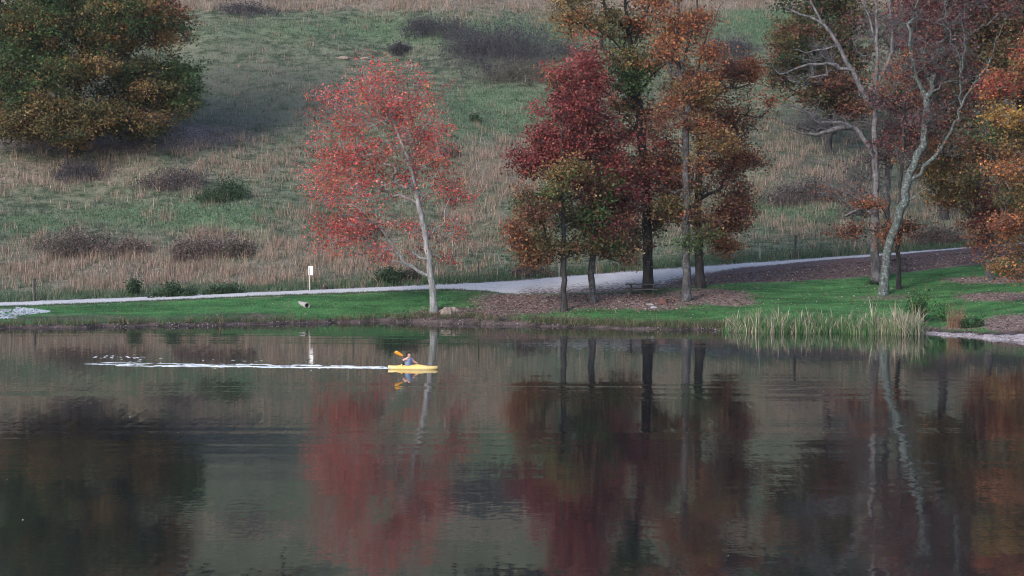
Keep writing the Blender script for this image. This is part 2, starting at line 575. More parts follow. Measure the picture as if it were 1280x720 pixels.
# lake
def water_material():
    m, nt, b = new_mat('lake_water')
    b.inputs['Base Color'].default_value = (0.008, 0.010, 0.012, 1)
    b.inputs['Roughness'].default_value = 0.04
    b.inputs['IOR'].default_value = 1.55
    b.inputs['Specular IOR Level'].default_value = 0.95
    geo = N(nt, 'ShaderNodeNewGeometry')

    def field(scale, sc3, detail=2):
        n = noise(nt, scale, detail, geo.outputs['Position'], sc3=sc3)
        v = N(nt, 'ShaderNodeVectorMath', operation='SUBTRACT')
        nt.links.new(n.outputs['Color'], v.inputs[0]); v.inputs[1].default_value = (0.5, 0.5, 0.5)
        return v.outputs[0]

    def scale_v(v, k):
        s = N(nt, 'ShaderNodeVectorMath', operation='MULTIPLY')
        nt.links.new(v, s.inputs[0])
        if isinstance(k, tuple): s.inputs[1].default_value = k
        else:
            cx = N(nt, 'ShaderNodeCombineXYZ')
            for i in range(3): nt.links.new(k, cx.inputs[i]) if i < 2 else None
            nt.links.new(cx.outputs[0], s.inputs[1])
        return s.outputs[0]

    def add_v(a, c):
        s = N(nt, 'ShaderNodeVectorMath', operation='ADD')
        for i, v in enumerate((a, c)):
            if isinstance(v, tuple): s.inputs[i].default_value = v
            else: nt.links.new(v, s.inputs[i])
        return s.outputs[0]

    w1 = scale_v(field(1.0, (3.0, 5.0, 1.0), 2), (0.018, 0.026, 0.0))
    w2 = scale_v(field(1.0, (0.02, 0.55, 1.0), 2), (0.001, 0.002, 0.0))
    w4 = scale_v(field(1.0, (6.0, 0.22, 1.0), 2), (0.003, 0.014, 0.0))
    # bands of stronger ripples (old wake and breeze lines)
    band = noise(nt, 1.0, 3, geo.outputs['Position'], sc3=(0.010, 0.045, 1.0))
    bm_ = math_n(nt, 'MULTIPLY', ramp(nt, band.outputs[0], 0.44, 0.62), 0.05)
    w3 = scale_v(field(1.0, (0.03, 1.0, 1.0), 1), bm_)
    nn = add_v(add_v(add_v(add_v(w1, w2), w4), w3), (0, 0, 1))
    nrm = N(nt, 'ShaderNodeVectorMath', operation='NORMALIZE')
    nt.links.new(nn, nrm.inputs[0])
    nt.links.new(nrm.outputs[0], b.inputs['Normal'])
    return m


wv = [(-320, -120, 0), (320, -120, 0), (320, 172, 0), (-320, 172, 0)]
# the lake sheet follows the shore so that it stays below the land
lme = np_mesh('lake', wv, [(0, 1, 2, 3)])
tag(link_mesh('lake', lme, water_material()), 'calm dark lake', kind='structure')

# ------------------------------------------------------------------ blades, tufts and leaves (stuff)
def blades(P, h, w, lean, cols, seg=1, clump=None):
    """triangular upright blades at P"""
    n = len(P)
    ang = RNG.uniform(0, 2 * np.pi, n)
    dx, dy = np.cos(ang) * w / 2, np.sin(ang) * w / 2
    la = RNG.uniform(0, 2 * np.pi, n)
    tip = P + np.stack([np.cos(la) * lean * h, np.sin(la) * lean * h, h], -1)
    a = P + np.stack([dx, dy, np.full(n, -0.03)], -1)
    b = P - np.stack([dx, dy, np.full(n, 0.03)], -1)
    V = np.stack([a, b, tip], 1).reshape(-1, 3)
    Fc = np.arange(3 * n).reshape(n, 3)
    C = np.repeat(cols, 3, axis=0)
    return V, Fc, C


def pal_cols(n, pal, jit=0.25):
    p = np.array(pal)
    c = p[RNG.integers(0, len(p), n)]
    k = RNG.normal(1, jit, (n, 1)).clip(0.4, 1.8)
    return np.clip(c * k * RNG.normal(1, 0.06, (n, 3)), 0.003, 0.8)


def blade_object(name, label, P, h, w, lean, pal, kind='stuff', jit=0.25, cols=None):
    if cols is None: cols = pal_cols(len(P), pal, jit)
    V, Fc, C = blades(P, h, w, lean, cols)
    o = link_mesh(name, np_mesh(name, V, Fc, C), GRASS)
    return tag(o, label, kind=kind)


def tufts(P, per, spread):
    n = len(P)
    k = RNG.integers(max(2, per // 2), per * 2, n)
    Q = np.repeat(P, k, axis=0)
    Q[:, :2] += RNG.normal(0, spread, (len(Q), 2))
    return Q, np.repeat(RNG.uniform(0.65, 1.35, n), k)


# patchiness field in world space
def patch(P, s, seed):
    x, y = P[..., 0] * s, P[..., 1] * s
    return 0.5 + 0.25 * (np.sin(x * 1.3 + seed) * np.sin(y * 1.7 + 2 * seed) + np.sin(x * 2.9 + y * 1.1 + seed * 3) * np.sin(y * 3.1 - x * 0.7 + seed))


PT = patch(G, 0.35, 1.0)
PT2 = patch(G, 0.8, 4.0)
wt = np.clip((TAN + 0.06) * (0.12 + 1.6 * np.clip(PT - 0.32, 0, 1)), 0, 1) * on_hill
T, hs = tufts(sample(10500, wt ** 1.1, ROW_R2, NR - 40), 11, 0.28)
blade_object('dry_grass', 'tall dry tan grass standing in patches on the hill', T, hs * RNG.uniform(0.25, 1.05, len(T)), RNG.uniform(0.02, 0.05, len(T)), np.abs(RNG.normal(0.1, 0.28, len(T))),
             [(0.33, 0.235, 0.18), (0.25, 0.18, 0.14), (0.41, 0.30, 0.235), (0.17, 0.125, 0.10), (0.28, 0.19, 0.165), (0.12, 0.13, 0.075)])
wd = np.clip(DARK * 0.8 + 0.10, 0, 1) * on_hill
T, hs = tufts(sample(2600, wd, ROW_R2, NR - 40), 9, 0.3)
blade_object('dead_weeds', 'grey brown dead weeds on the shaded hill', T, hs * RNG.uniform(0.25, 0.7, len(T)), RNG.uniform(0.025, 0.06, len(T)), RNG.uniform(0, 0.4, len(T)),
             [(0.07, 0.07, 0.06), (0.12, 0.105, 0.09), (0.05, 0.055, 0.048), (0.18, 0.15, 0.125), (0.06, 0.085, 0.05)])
wg = (0.3 + 0.7 * GREEN - 0.25 * DARK).clip(0.05, 1) * on_hill
T = sample(240000, wg * (0.25 + PT2), ROW_R2, NR - 40)
blade_object('pasture_grass', 'short rough pasture grass on the hillside', T, RNG.uniform(0.08, 0.42, len(T)) ** 1.15, RNG.uniform(0.03, 0.08, len(T)), RNG.uniform(0.1, 0.8, len(T)),
             [(0.04, 0.095, 0.05), (0.06, 0.13, 0.07), (0.09, 0.13, 0.085), (0.17, 0.15, 0.115), (0.025, 0.05, 0.03), (0.12, 0.17, 0.11), (0.03, 0.04, 0.03)], jit=0.4)
wl2 = np.clip(LAWN - LEAFM * 0.9 - BANK * 1.1, 0, 1) * (0.25 + 0.75 * patch(G, 0.9, 2.2))
T = sample(60000, wl2, ROW_B, ROW_L)
lq = np.clip(patch(T, 0.5, 3.1) + 0.35 * (patch(T, 2.3, 0.7) - 0.5) + RNG.normal(0, 0.12, len(T)), 0, 1)[:, None]
lawn_cols = pal_cols(len(T), [(0.028, 0.115, 0.034), (0.042, 0.14, 0.044), (0.024, 0.085, 0.028), (0.07, 0.115, 0.045)], 0.3) * (0.6 + 0.9 * lq) + (RNG.random((len(T), 1)) < 0.10) * np.array([[0.07, 0.04, 0.03]])
blade_object('lawn_grass', 'mown green lawn grass by the lake', T, RNG.uniform(0.04, 0.13, len(T)), RNG.uniform(0.02, 0.05, len(T)), RNG.uniform(0.1, 0.9, len(T)),
             None, cols=lawn_cols)
# rough grass along the water's edge
edge = np.exp(-((ridx - ROW_B) / 1.6) ** 2) * np.where((PXC > 660) & (PXC < 930), 1.0, np.where(PXC > 1100, 0.05, 0.35))[None, :]
T, hs = tufts(sample(1500, edge, ROW_S + 1, ROW_B + 6), 12, 0.12)
blade_object('shore_grass', 'straw and green grass hanging over the water edge', T, hs * RNG.uniform(0.15, 0.5, len(T)), RNG.uniform(0.015, 0.035, len(T)), RNG.uniform(0.1, 0.7, len(T)),
             [(0.20, 0.15, 0.10), (0.05, 0.10, 0.04), (0.12, 0.10, 0.06), (0.03, 0.08, 0.03), (0.07, 0.05, 0.04)])
# verge between road and hill
low_v = np.exp(-((ridx - ROW_L - 3) / 1.8) ** 2) * (PXC[None, :] < 620)
T1 = sample(2200, fringe, ROW_R2, ROW_R2 + 12); T2 = sample(1500, low_v, ROW_L - 3, ROW_R1)
T, hs = tufts(np.concatenate([T1, T2]), 12, 0.2)
hs = hs * np.where(T[:, 1] < np.interp(640 + F * T[:, 0] / T[:, 1], PXC, (R1_Y + R2_Y) / 2), 0.3, 1.0)
blade_object('verge_grass', 'green verge grass along the upper road edge', T, hs * RNG.uniform(0.15, 0.55, len(T)), RNG.uniform(0.02, 0.05, len(T)), RNG.uniform(0.1, 0.6, len(T)),
             [(0.05, 0.11, 0.055), (0.08, 0.12, 0.07), (0.13, 0.13, 0.085), (0.035, 0.08, 0.035)])


def leaf_quads(C, L, W, cols, up=0.0):
    """rhombic leaves, randomly turned"""
    n = len(C)
    a = RNG.normal(0, 1, (n, 3)); a[:, 2] *= (1 - up)
    a /= np.linalg.norm(a, axis=1, keepdims=True)
    r = RNG.normal(0, 1, (n, 3)); r[:, 2] *= (1 - up)
    b = np.cross(np.cross(a, r), a)
    b /= np.linalg.norm(b, axis=1, keepdims=True) + 1e-9
    L = np.asarray(L).reshape(-1, 1); W = np.asarray(W).reshape(-1, 1)
    nrm = np.cross(a, b)
    V = np.stack([C - a * L, C - b * W + a * L * 0.1 + nrm * W * 0.35, C + a * L, C + b * W + a * L * 0.1 + nrm * W * 0.35], 1).reshape(-1, 3)
    return V, np.arange(4 * n).reshape(n, 4), np.repeat(cols, 4, axis=0)


T = sample(26000, np.clip(LEAFM + 0.07 * on_lawn * (PXC[None, :] > 560) + 0.03 * on_lawn, 0, 1), ROW_B, NR - 60)
T[:, 2] += 0.03
V, Fc, C = leaf_quads(T, RNG.uniform(0.05, 0.11, len(T)), RNG.uniform(0.03, 0.07, len(T)),
                      pal_cols(len(T), [(0.17, 0.115, 0.105), (0.24, 0.165, 0.145), (0.10, 0.065, 0.062), (0.32, 0.235, 0.21), (0.17, 0.075, 0.055)], 0.3), up=0.75)
tag(link_mesh('fallen_leaves', np_mesh('fallen_leaves', V, Fc, C), LEAF), 'fallen brown leaves lying under the trees', kind='stuff')

# ------------------------------------------------------------------ thin air volume added to lift the dark tones
bm = bmesh.new()
add_box(bm, (0, 210, 52), (760, 560, 112))
hz = bpy.data.materials.new('added_haze'); hz.use_nodes = True
hz.node_tree.nodes.remove(hz.node_tree.nodes['Principled BSDF'])
pv = hz.node_tree.nodes.new('ShaderNodeVolumePrincipled')
pv.inputs['Color'].default_value = (0.82, 0.86, 0.95, 1)
pv.inputs['Density'].default_value = 0.00005
hz.node_tree.links.new(pv.outputs[0], hz.node_tree.nodes['Material Output'].inputs['Volume'])
tag(link_mesh('added_haze', mesh_of(bm, 'added_haze'), hz), 'thin cool air volume added to lift the dark tones', kind='stuff')

# ------------------------------------------------------------------ trees
PAL = dict(
    red=[(0.54, 0.085, 0.085), (0.45, 0.065, 0.07), (0.58, 0.13, 0.12), (0.50, 0.17, 0.07), (0.62, 0.20, 0.16)],
    reddark=[(0.28, 0.055, 0.05), (0.34, 0.085, 0.06), (0.25, 0.075, 0.05)],
    crimson=[(0.23, 0.055, 0.055), (0.28, 0.075, 0.07), (0.18, 0.045, 0.044), (0.31, 0.105, 0.085)],
    maroon=[(0.15, 0.038, 0.042), (0.11, 0.032, 0.036), (0.19, 0.058, 0.048)],
    rust=[(0.29, 0.11, 0.055), (0.23, 0.09, 0.05), (0.34, 0.14, 0.07), (0.19, 0.075, 0.046)],
    brown=[(0.18, 0.09, 0.057), (0.22, 0.115, 0.068), (0.14, 0.072, 0.05), (0.18, 0.073, 0.055)],
    gold=[(0.23, 0.145, 0.06), (0.18, 0.125, 0.055), (0.28, 0.165, 0.07)],
    olive=[(0.12, 0.10, 0.045), (0.15, 0.12, 0.05), (0.09, 0.085, 0.038)],
    green=[(0.065, 0.11, 0.042), (0.085, 0.14, 0.05), (0.05, 0.085, 0.034)],
    darkgreen=[(0.035, 0.058, 0.026), (0.048, 0.07, 0.03), (0.06, 0.068, 0.032)],
    orange=[(0.35, 0.14, 0.065), (0.29, 0.105, 0.055), (0.38, 0.17, 0.07)],
    yellow=[(0.36, 0.21, 0.06), (0.38, 0.24, 0.07)],
    mauve=[(0.13, 0.068, 0.08), (0.16, 0.082, 0.092), (0.11, 0.06, 0.066)],
)


def catmull(pts, step=0.6):
    pts = [Vector(p) for p in pts]
    out = []
    for i in range(len(pts) - 1):
        p0 = pts[max(i - 1, 0)]; p1 = pts[i]; p2 = pts[i + 1]; p3 = pts[min(i + 2, len(pts) - 1)]
        n = max(2, int((p2 - p1).length / step))
        for k in range(n):
            t = k / n
            out.append(0.5 * ((2 * p1) + (p2 - p0) * t + (2 * p0 - 5 * p1 + 4 * p2 - p3) * t * t + (3 * p1 - p0 - 3 * p2 + p3) * t ** 3))
    out.append(pts[-1])
    return out


def make_tree(name, label, base, trunk, r0, crowns, bark, limbs=(), leaf=0.17, per=60, group=None, cat='tree', twigs=4, sigma=0.42,
              tip_r=0.016, pw=0.5, bare_twigs=0, seed=1, wob=0.05, gdiv=8, dens=1.0, gsp=0.25):
    """base: photo pixel of the foot; trunk: [(px, py, dY)]; crowns: (px, py, rx, ry, depth_m, n, palette names, dY)"""
    rnd = random.Random(seed)
    foot = Vector(base) if len(base) == 3 else gp(*base)
    Y0 = foot.y
    f0 = foot + Vector((0, 0, -0.25))
    pos, par = [], []

    def add_chain(pts, parent):
        for p in pts:
            pos.append(np.array(p)); par.append(parent); parent = len(pos) - 1
        return parent

    tp = catmull([f0] + [Vector(at(a, b, Y0 + d)) for a, b, d in trunk], 0.6)
    for i, p in enumerate(tp):
        if i > 2: tp[i] = p + Vector((rnd.gauss(0, wob), rnd.gauss(0, wob), 0))
    add_chain(tp, -1)
    ntr = len(pos)
    fixed = {}
    for L in limbs:
        lr = None
        if isinstance(L, dict): lr = L['r']; L = L['p']
        pts = [Vector(at(a, b, Y0 + d)) for a, b, d in L]
        A = np.array(pos)
        j = int(np.argmin(np.linalg.norm(A - np.array(pts[0]), axis=1)))
        ch = catmull([Vector(pos[j])] + pts[1:], 0.5)[1:]
        ch = [p + Vector((rnd.gauss(0, wob), rnd.gauss(0, wob), rnd.gauss(0, wob))) for p in ch]
        s = len(pos)
        add_chain(ch, j)
        if lr:
            for q in range(s, len(pos)): fixed[q] = lr * (1 - 0.75 * (q - s) / max(1, len(pos) - s))
    # leaf clusters
    clusters = []
    for (px, py, rx, ry, dep, n, pals, dY) in crowns:
        n = int(n * dens)
        c = Vector(at(px, py, Y0 + dY))
        k = (Y0 + dY) / F
        gcs = []
        for _ in range(max(2, int(n / gdiv))):
            while True:
                u = Vector((rnd.uniform(-1, 1), rnd.uniform(-1, 1), rnd.uniform(-1, 1)))
                if u.length <= 1 and rnd.random() < 0.25 + 0.75 * u.length: break
            gcs.append((u, rnd.choice(pals)))
        for _ in range(n):
            u0, gp_ = rnd.choice(gcs)
            sp = gsp
            u = u0 + Vector((rnd.gauss(0, sp), rnd.gauss(0, sp), rnd.gauss(0, sp * 0.6)))
            p = c + Vector((u.x * rx * k, u.y * dep, u.z * ry * k))
            zmin = gz(p.x, p.y) + 0.5
            if p.z < zmin: p.z = zmin + rnd.random() * 0.5
            clusters.append((p, gp_ if rnd.random() < 0.7 else rnd.choice(pals)))
    axis = np.array(pos[:ntr])
    clusters.sort(key=lambda q: np.min(np.linalg.norm(axis - np.array(q[0]), axis=1)))
    tips, tipcol = [], []
    PA = np.zeros((len(pos) + len(clusters) * 14 + 10, 3))
    PA[:len(pos)] = np.array(pos)
    for p, pl in clusters:
        n = len(pos)
        A = PA[:n]
        pv = np.array(p)
        d = np.linalg.norm(A - pv, axis=1)
        cost = d + 1.3 * np.maximum(0, A[:, 2] - pv[2] + 0.35 * d) + (np.arange(n) < 6) * 50
        j = int(np.argmin(cost))
        q = Vector(pos[j])
        ln = (p - q).length
        m = max(2, min(9, int(ln / 0.7)))
        ctrl = q + (p - q) * 0.5 + Vector((rnd.gauss(0, 0.1) * ln, rnd.gauss(0, 0.1) * ln, 0.10 * ln))
        ch = []
        for i in range(1, m + 1):
            t = i / m
            b = q * (1 - t) ** 2 + ctrl * 2 * t * (1 - t) + p * t * t
            ch.append(b + Vector((rnd.gauss(0, 0.03), rnd.gauss(0, 0.03), rnd.gauss(0, 0.03))) * min(1, ln))
        e = add_chain(ch, j)
        PA[n:len(pos)] = np.array(pos[n:])
        if pl != 'bare':
            tips.append(p); tipcol.append(pl)
        for _ in range(twigs):
            tdir = Vector((rnd.gauss(0, 1), rnd.gauss(0, 1), rnd.gauss(0.25, 0.7))).normalized()
            tl = rnd.uniform(0.45, 1.0) * (sigma / 0.42)
            t1 = p + tdir * tl * 0.5 + Vector((0, 0, 0.05)); t2 = p + tdir * tl + Vector((0, 0, rnd.uniform(-0.1, 0.15)))
            sidx = len(pos)
            parent = e
            for tt in (t1, t2):
                pos.append(np.array(tt)); par.append(parent); parent = len(pos) - 1
            if len(pos) > len(PA): PA = np.vstack([PA, np.zeros((len(PA), 3))])
            PA[sidx:len(pos)] = np.array(pos[sidx:])
            if pl != 'bare':
                tips.append(t2); tipcol.append(pl)
        if len(pos) + 40 > len(PA): PA = np.vstack([PA, np.zeros((len(PA), 3))])
    # bare twigs along the limbs
    for _ in range(bare_twigs):
        j = rnd.randrange(ntr + 1, len(pos)) if len(pos) > ntr + 2 else 0
        if pos[j][2] < foot.z + 4: continue
        p = Vector(pos[j])
        tdir = Vector((rnd.gauss(0, 1), rnd.gauss(0, 1), rnd.gauss(0.3, 0.7))).normalized()
        L1 = rnd.uniform(0.5, 1.6)
        bend = Vector((rnd.gauss(0, 0.25), rnd.gauss(0, 0.25), rnd.gauss(0.15, 0.25)))
        add_chain([p + tdir * L1 * 0.35, p + tdir * L1 * 0.7 + bend * L1 * 0.4, p + tdir * L1 + bend * L1], j)
    n = len(pos)
    P = np.array(pos)
    load = np.zeros(n)
    kids = [[] for _ in range(n)]
    for i in range(n):
        if par[i] >= 0: kids[par[i]].append(i)
    for i in range(n - 1, -1, -1):
        if not kids[i]: load[i] = 1
        if par[i] >= 0: load[par[i]] += load[i]
    rad = r0 * (load / load[0]) ** pw
    rad = np.maximum(rad, tip_r)
    # trunk keeps its girth with a gentle taper
    zt = np.linspace(1, 0.22, ntr)
    rad[:ntr] = np.maximum(rad[:ntr] * 0.9, r0 * zt * 0.8)
    for q, v in fixed.items(): rad[q] = max(rad[q], v)
    for i in range(ntr):
        hgt = P[i][2] - foot.z
        rad[i] *= 1 + 0.55 * math.exp(-max(0, hgt) / 0.45)
    V, Q, off = [], [], 0
    started = [(0, -1)]
    while started:
        i, p = started.pop()
        chain = [] if p < 0 else [p]
        cr = [] if p < 0 else [min(rad[p], rad[i] * 1.15)]
        cur = i
        while True:
            chain.append(cur); cr.append(rad[cur])
            if not kids[cur]: break
            if cur < ntr and any(k < ntr for k in kids[cur]):
                mk = [k for k in kids[cur] if k < ntr][0]
            else:
                mk = max(kids[cur], key=lambda k: load[k])
            for k in kids[cur]:
                if k != mk: started.append((k, cur))
            cur = mk
        if len(chain) < 2: continue
        mr = max(cr)
        sides = 12 if mr > 0.12 else (7 if mr > 0.05 else (5 if mr > 0.025 else 3))
        cr[-1] *= 0.5
        v, qd = tube([P[c] for c in chain], cr, sides)
        V.extend(v); Q.extend([tuple(a + off for a in q) for q in qd]); off += len(v)
    V = np.array([tuple(v) for v in V])
    root = empty(name, foot, label, cat, group)
    fo = np.array(foot)
    link_mesh('trunk', np_mesh('trunk', V - fo, Q, smooth=True), bark, root)
    if tips:
        tp = np.array([tuple(t) for t in tips])
        cnt = RNG.poisson(0.8 * per / (twigs + 1.0) * RNG.uniform(0.4, 1.6, len(tp)))
        C = np.repeat(tp, cnt, axis=0)
        C = C + RNG.normal(0, 1, C.shape) * np.array([sigma, sigma, sigma * 0.5])
        base_c = np.zeros((len(tp), 3))
        for i, nm in enumerate(tipcol):
            pal = PAL[nm]
            base_c[i] = pal[RNG.integers(0, len(pal))]
            base_c[i] *= RNG.normal(1, 0.16)
        cols = np.repeat(base_c, cnt, axis=0) * RNG.normal(1, 0.22, (len(C), 1)).clip(0.4, 1.7) * RNG.normal(1, 0.07, (len(C), 3))
        cols = cols.clip(0.004, 0.75)
        l = RNG.uniform(0.55, 1.4, len(C)) * leaf
        Vl, Fl, Cl = leaf_quads(C - fo, l * 0.62, l * 0.42, cols, up=0.25)
        link_mesh('crown', np_mesh('crown', Vl, Fl, Cl), LEAF, root)
    return root


GRP = 'trees along the lakeshore'
# red tree leaning over the left lawn
make_tree('red_tree', 'small red leaved tree with pale leaning trunk alone on the left lawn', (543, 389),
          [(539, 345, 0), (533, 310, 0), (527, 270, 0.2), (521, 240, 0.2), (512, 205, 0), (500, 172, -0.2), (488, 135, 0), (480, 100, 0)], 0.27,
          [(470, 120, 52, 42, 2.2, 62, ['red'], 0), (430, 165, 42, 42, 2.0, 56, ['red', 'red', 'reddark'], 0), (515, 150, 40, 52, 2.2, 62, ['red', 'red', 'reddark'], 0.5), (544, 195, 24, 40, 1.6, 30, ['red', 'reddark'], 0.6),
           (430, 240, 50, 30, 2.0, 48, ['red'], -0.4), (440, 285, 45, 36, 2.0, 44, ['red', 'reddark'], -0.5), (556, 240, 32, 30, 1.6, 20, ['red', 'reddark'], 0.3), (545, 300, 38, 26, 1.6, 20, ['red', 'reddark'], 0.3),
           (480, 215, 40, 40, 1.8, 40, ['red', 'reddark'], 0.2), (412, 212, 26, 20, 1.2, 18, ['red'], 0), (480, 320, 26, 18, 1.2, 10, ['red'], 0), (425, 300, 28, 22, 1.3, 18, ['red'], -0.3)],
          BARK_PALE, limbs=[{'p': [(537, 348, 0), (522, 338, 0), (500, 322, -0.3), (484, 296, -0.5), (462, 276, -0.6), (436, 268, -0.7), (412, 275, -0.8)], 'r': 0.12},
                            {'p': [(530, 325, 0), (523, 322, 0), (514, 308, 0.2)], 'r': 0.09},
                            {'p': [(519, 232, 0.2), (505, 195, 0.3), (490, 180, 0.4), (465, 176, 0.5), (440, 190, 0.5)], 'r': 0.09},
                            {'p': [(521, 238, 0.2), (516, 200, 0.3), (507, 165, 0.4), (500, 140, 0.5)], 'r': 0.10},
                            {'p': [(517, 225, 0), (490, 228, -0.3), (465, 240, -0.4), (430, 250, -0.5)], 'r': 0.07}],
          leaf=0.138, per=44, group=GRP, twigs=4, sigma=0.36, seed=3, gdiv=3, dens=1.4, bare_twigs=90, tip_r=0.012)

make_tree('maple_tree', 'slim dark trunked tree with crown of green, bronze and crimson leaves nearest the water', (705, 389),
          [(705, 350, 0), (704, 300, 0), (702, 260, 0), (701, 220, 0), (703, 180, 0.1), (706, 140, 0)], 0.23,
          [(668, 285, 34, 38, 1.9, 40, ['olive', 'rust', 'brown', 'green'], 0.3), (700, 220, 24, 46, 1.6, 40, ['olive', 'green', 'gold', 'olive'], -0.6), (680, 250, 26, 26, 1.5, 22, ['olive', 'green', 'brown'], -0.3), (738, 260, 34, 36, 2.0, 48, ['brown', 'olive', 'maroon', 'green'], 0.5),
           (664, 212, 16, 24, 1.2, 18, ['crimson', 'maroon'], 0), (680, 310, 40, 20, 1.8, 26, ['rust', 'olive', 'brown'], 0), (655, 268, 18, 40, 1.2, 18, ['green', 'olive', 'rust'], 0)],
          BARK_DARK, leaf=0.164, per=114, group=GRP, seed=11, dens=0.88)
make_tree('maple_tree', 'crimson crowned tree with a bent trunk between the slim dark tree and the picnic table', (741, 378),
          [(740, 355, 0), (740, 330, 0), (742, 280, 0), (741, 220, 0), (738, 160, 0.2), (733, 110, 0.3), (728, 75, 0.3)], 0.27,
          [(722, 120, 32, 52, 2.2, 85, ['crimson', 'crimson', 'maroon'], 0.3), (708, 165, 38, 40, 2.0, 80, ['crimson', 'crimson', 'maroon'], 0), (690, 195, 26, 26, 1.6, 34, ['crimson', 'maroon'], 0.4), (755, 185, 36, 40, 2.2, 70, ['crimson', 'maroon', 'brown'], 0.3), (765, 240, 40, 32, 2.2, 70, ['maroon', 'maroon', 'crimson'], 0.2),
           (745, 290, 36, 30, 2.0, 50, ['brown', 'olive', 'gold', 'green'], -0.2), (780, 290, 26, 34, 1.8, 34, ['brown', 'olive', 'maroon'], 0), (735, 80, 16, 28, 1.2, 24, ['crimson'], 0.2)],
          BARK_MID, leaf=0.164, per=114, group=GRP, seed=12, dens=0.98, gdiv=5)
make_tree('hardwood_tree', 'tall thick dark trunk rising behind the picnic table to thin olive gold top', (810, 363),
          [(810, 330, 0), (809, 290, 0), (808, 240, 0), (803, 180, 0.2), (797, 120, 0.3), (790, 70, 0.3), (783, 20, 0.3), (778, -40, 0.3), (775, -90, 0.3)], 0.42,
          [(735, 20, 42, 48, 2.6, 70, ['gold', 'olive', 'rust'], 0.5), (780, 10, 40, 40, 2.6, 50, ['gold', 'olive', 'rust'], 0.8), (775, -40, 60, 44, 3.0, 60, ['gold', 'olive'], 0.5), (775, 75, 36, 36, 2.2, 40, ['olive', 'green', 'gold'], 0.3), (705, 95, 24, 22, 1.6, 20, ['gold'], 0.6), (795, 105, 30, 26, 2, 26, ['green', 'olive'], 0),
           (800, 160, 34, 40, 2.2, 44, ['brown', 'olive', 'rust'], 1.6), (790, 225, 30, 30, 2.0, 40, ['maroon', 'brown'], 2.0), (785, 302, 22, 20, 1.6, 16, ['olive', 'brown'], 0.8), (832, 265, 20, 32, 1.8, 28, ['brown', 'olive'], 0.6)],
          BARK_DARK, limbs=[{'p': [(797, 118, 0.3), (815, 95, 0.3), (835, 78, 0.3)], 'r': 0.12}, {'p': [(792, 80, 0.3), (765, 50, 0.4), (735, 30, 0.5)], 'r': 0.10}, {'p': [(789, 65, 0.3), (800, 35, 0.2), (812, 5, 0.2)], 'r': 0.11}],
          leaf=0.156, per=94, group=GRP, seed=13, dens=0.88)
make_tree('hardwood_tree', 'tall grey trunked tree right of the picnic table forking into an orange rust top', (858, 376),
          [(858, 340, 0), (858, 290, 0), (858, 240, 0), (857, 190, 0), (855, 140, 0.1), (850, 95, 0.1), (846, 60, 0.1), (848, 20, 0), (850, -40, 0)], 0.34,
          [(838, 30, 38, 42, 2.3, 42, ['orange', 'rust', 'rust'], 0), (870, 60, 32, 40, 2.2, 40, ['rust', 'orange'], 0), (850, -40, 55, 40, 2.6, 64, ['rust', 'orange', 'gold'], 0), (850, 135, 42, 34, 2.3, 76, ['rust', 'rust', 'brown', 'gold'], 0), (832, 195, 34, 34, 2.0, 50, ['brown', 'rust', 'maroon'], 1.6),
           (884, 186, 30, 34, 2.0, 50, ['rust', 'gold', 'gold'], 0.6), (856, 258, 42, 24, 2.0, 50, ['brown', 'olive', 'rust'], 1.2), (868, 300, 22, 16, 1.6, 14, ['olive', 'green'], -0.4)],
          BARK_MID, limbs=[{'p': [(852, 105, 0.1), (835, 80, 0), (822, 45, 0), (815, 10, 0)], 'r': 0.13}, {'p': [(851, 90, 0.1), (862, 50, -0.2), (868, 20, -0.2), (874, -15, -0.2)], 'r': 0.12}, {'p': [(856, 150, 0), (878, 60, 0.2), (890, 30, 0.2), (903, 2, 0.2)], 'r': 0.10},
                            {'p': [(848, 82, 0.1), (820, 62, -0.4), (805, 40, -0.4)], 'r': 0.08}],
          leaf=0.156, per=101, group=GRP, seed=14, dens=0.88)
make_tree('hardwood_tree', 'flared dark trunk at the gravel edge carrying a wide rust brown crown', (876, 359),
          [(874, 330, 0), (872, 290, 0), (872, 240, 0), (876, 190, 0), (880, 140, 0.2), (884, 100, 0.2), (888, 70, 0.2)], 0.36,
          [(905, 130, 44, 46, 2.6, 84, ['rust', 'brown'], 0.3), (920, 200, 28, 44, 2.2, 62, ['brown', 'maroon', 'rust'], 0), (902, 262, 36, 34, 2.3, 66, ['brown', 'maroon', 'rust'], 0), (912, 290, 24, 20, 1.6, 30, ['brown', 'rust'], 0), (940, 85, 22, 20, 1.6, 24, ['rust'], 0.3),
           (880, 85, 34, 34, 2.0, 36, ['rust', 'brown'], 0.4), (860, 215, 30, 40, 2.2, 46, ['brown', 'maroon'], 0.5)],
          BARK_DARK, limbs=[{'p': [(880, 135, 0.2), (905, 112, 0.2), (940, 108, 0.2)], 'r': 0.09}], leaf=0.156, per=101, group=GRP, seed=15, dens=0.88)

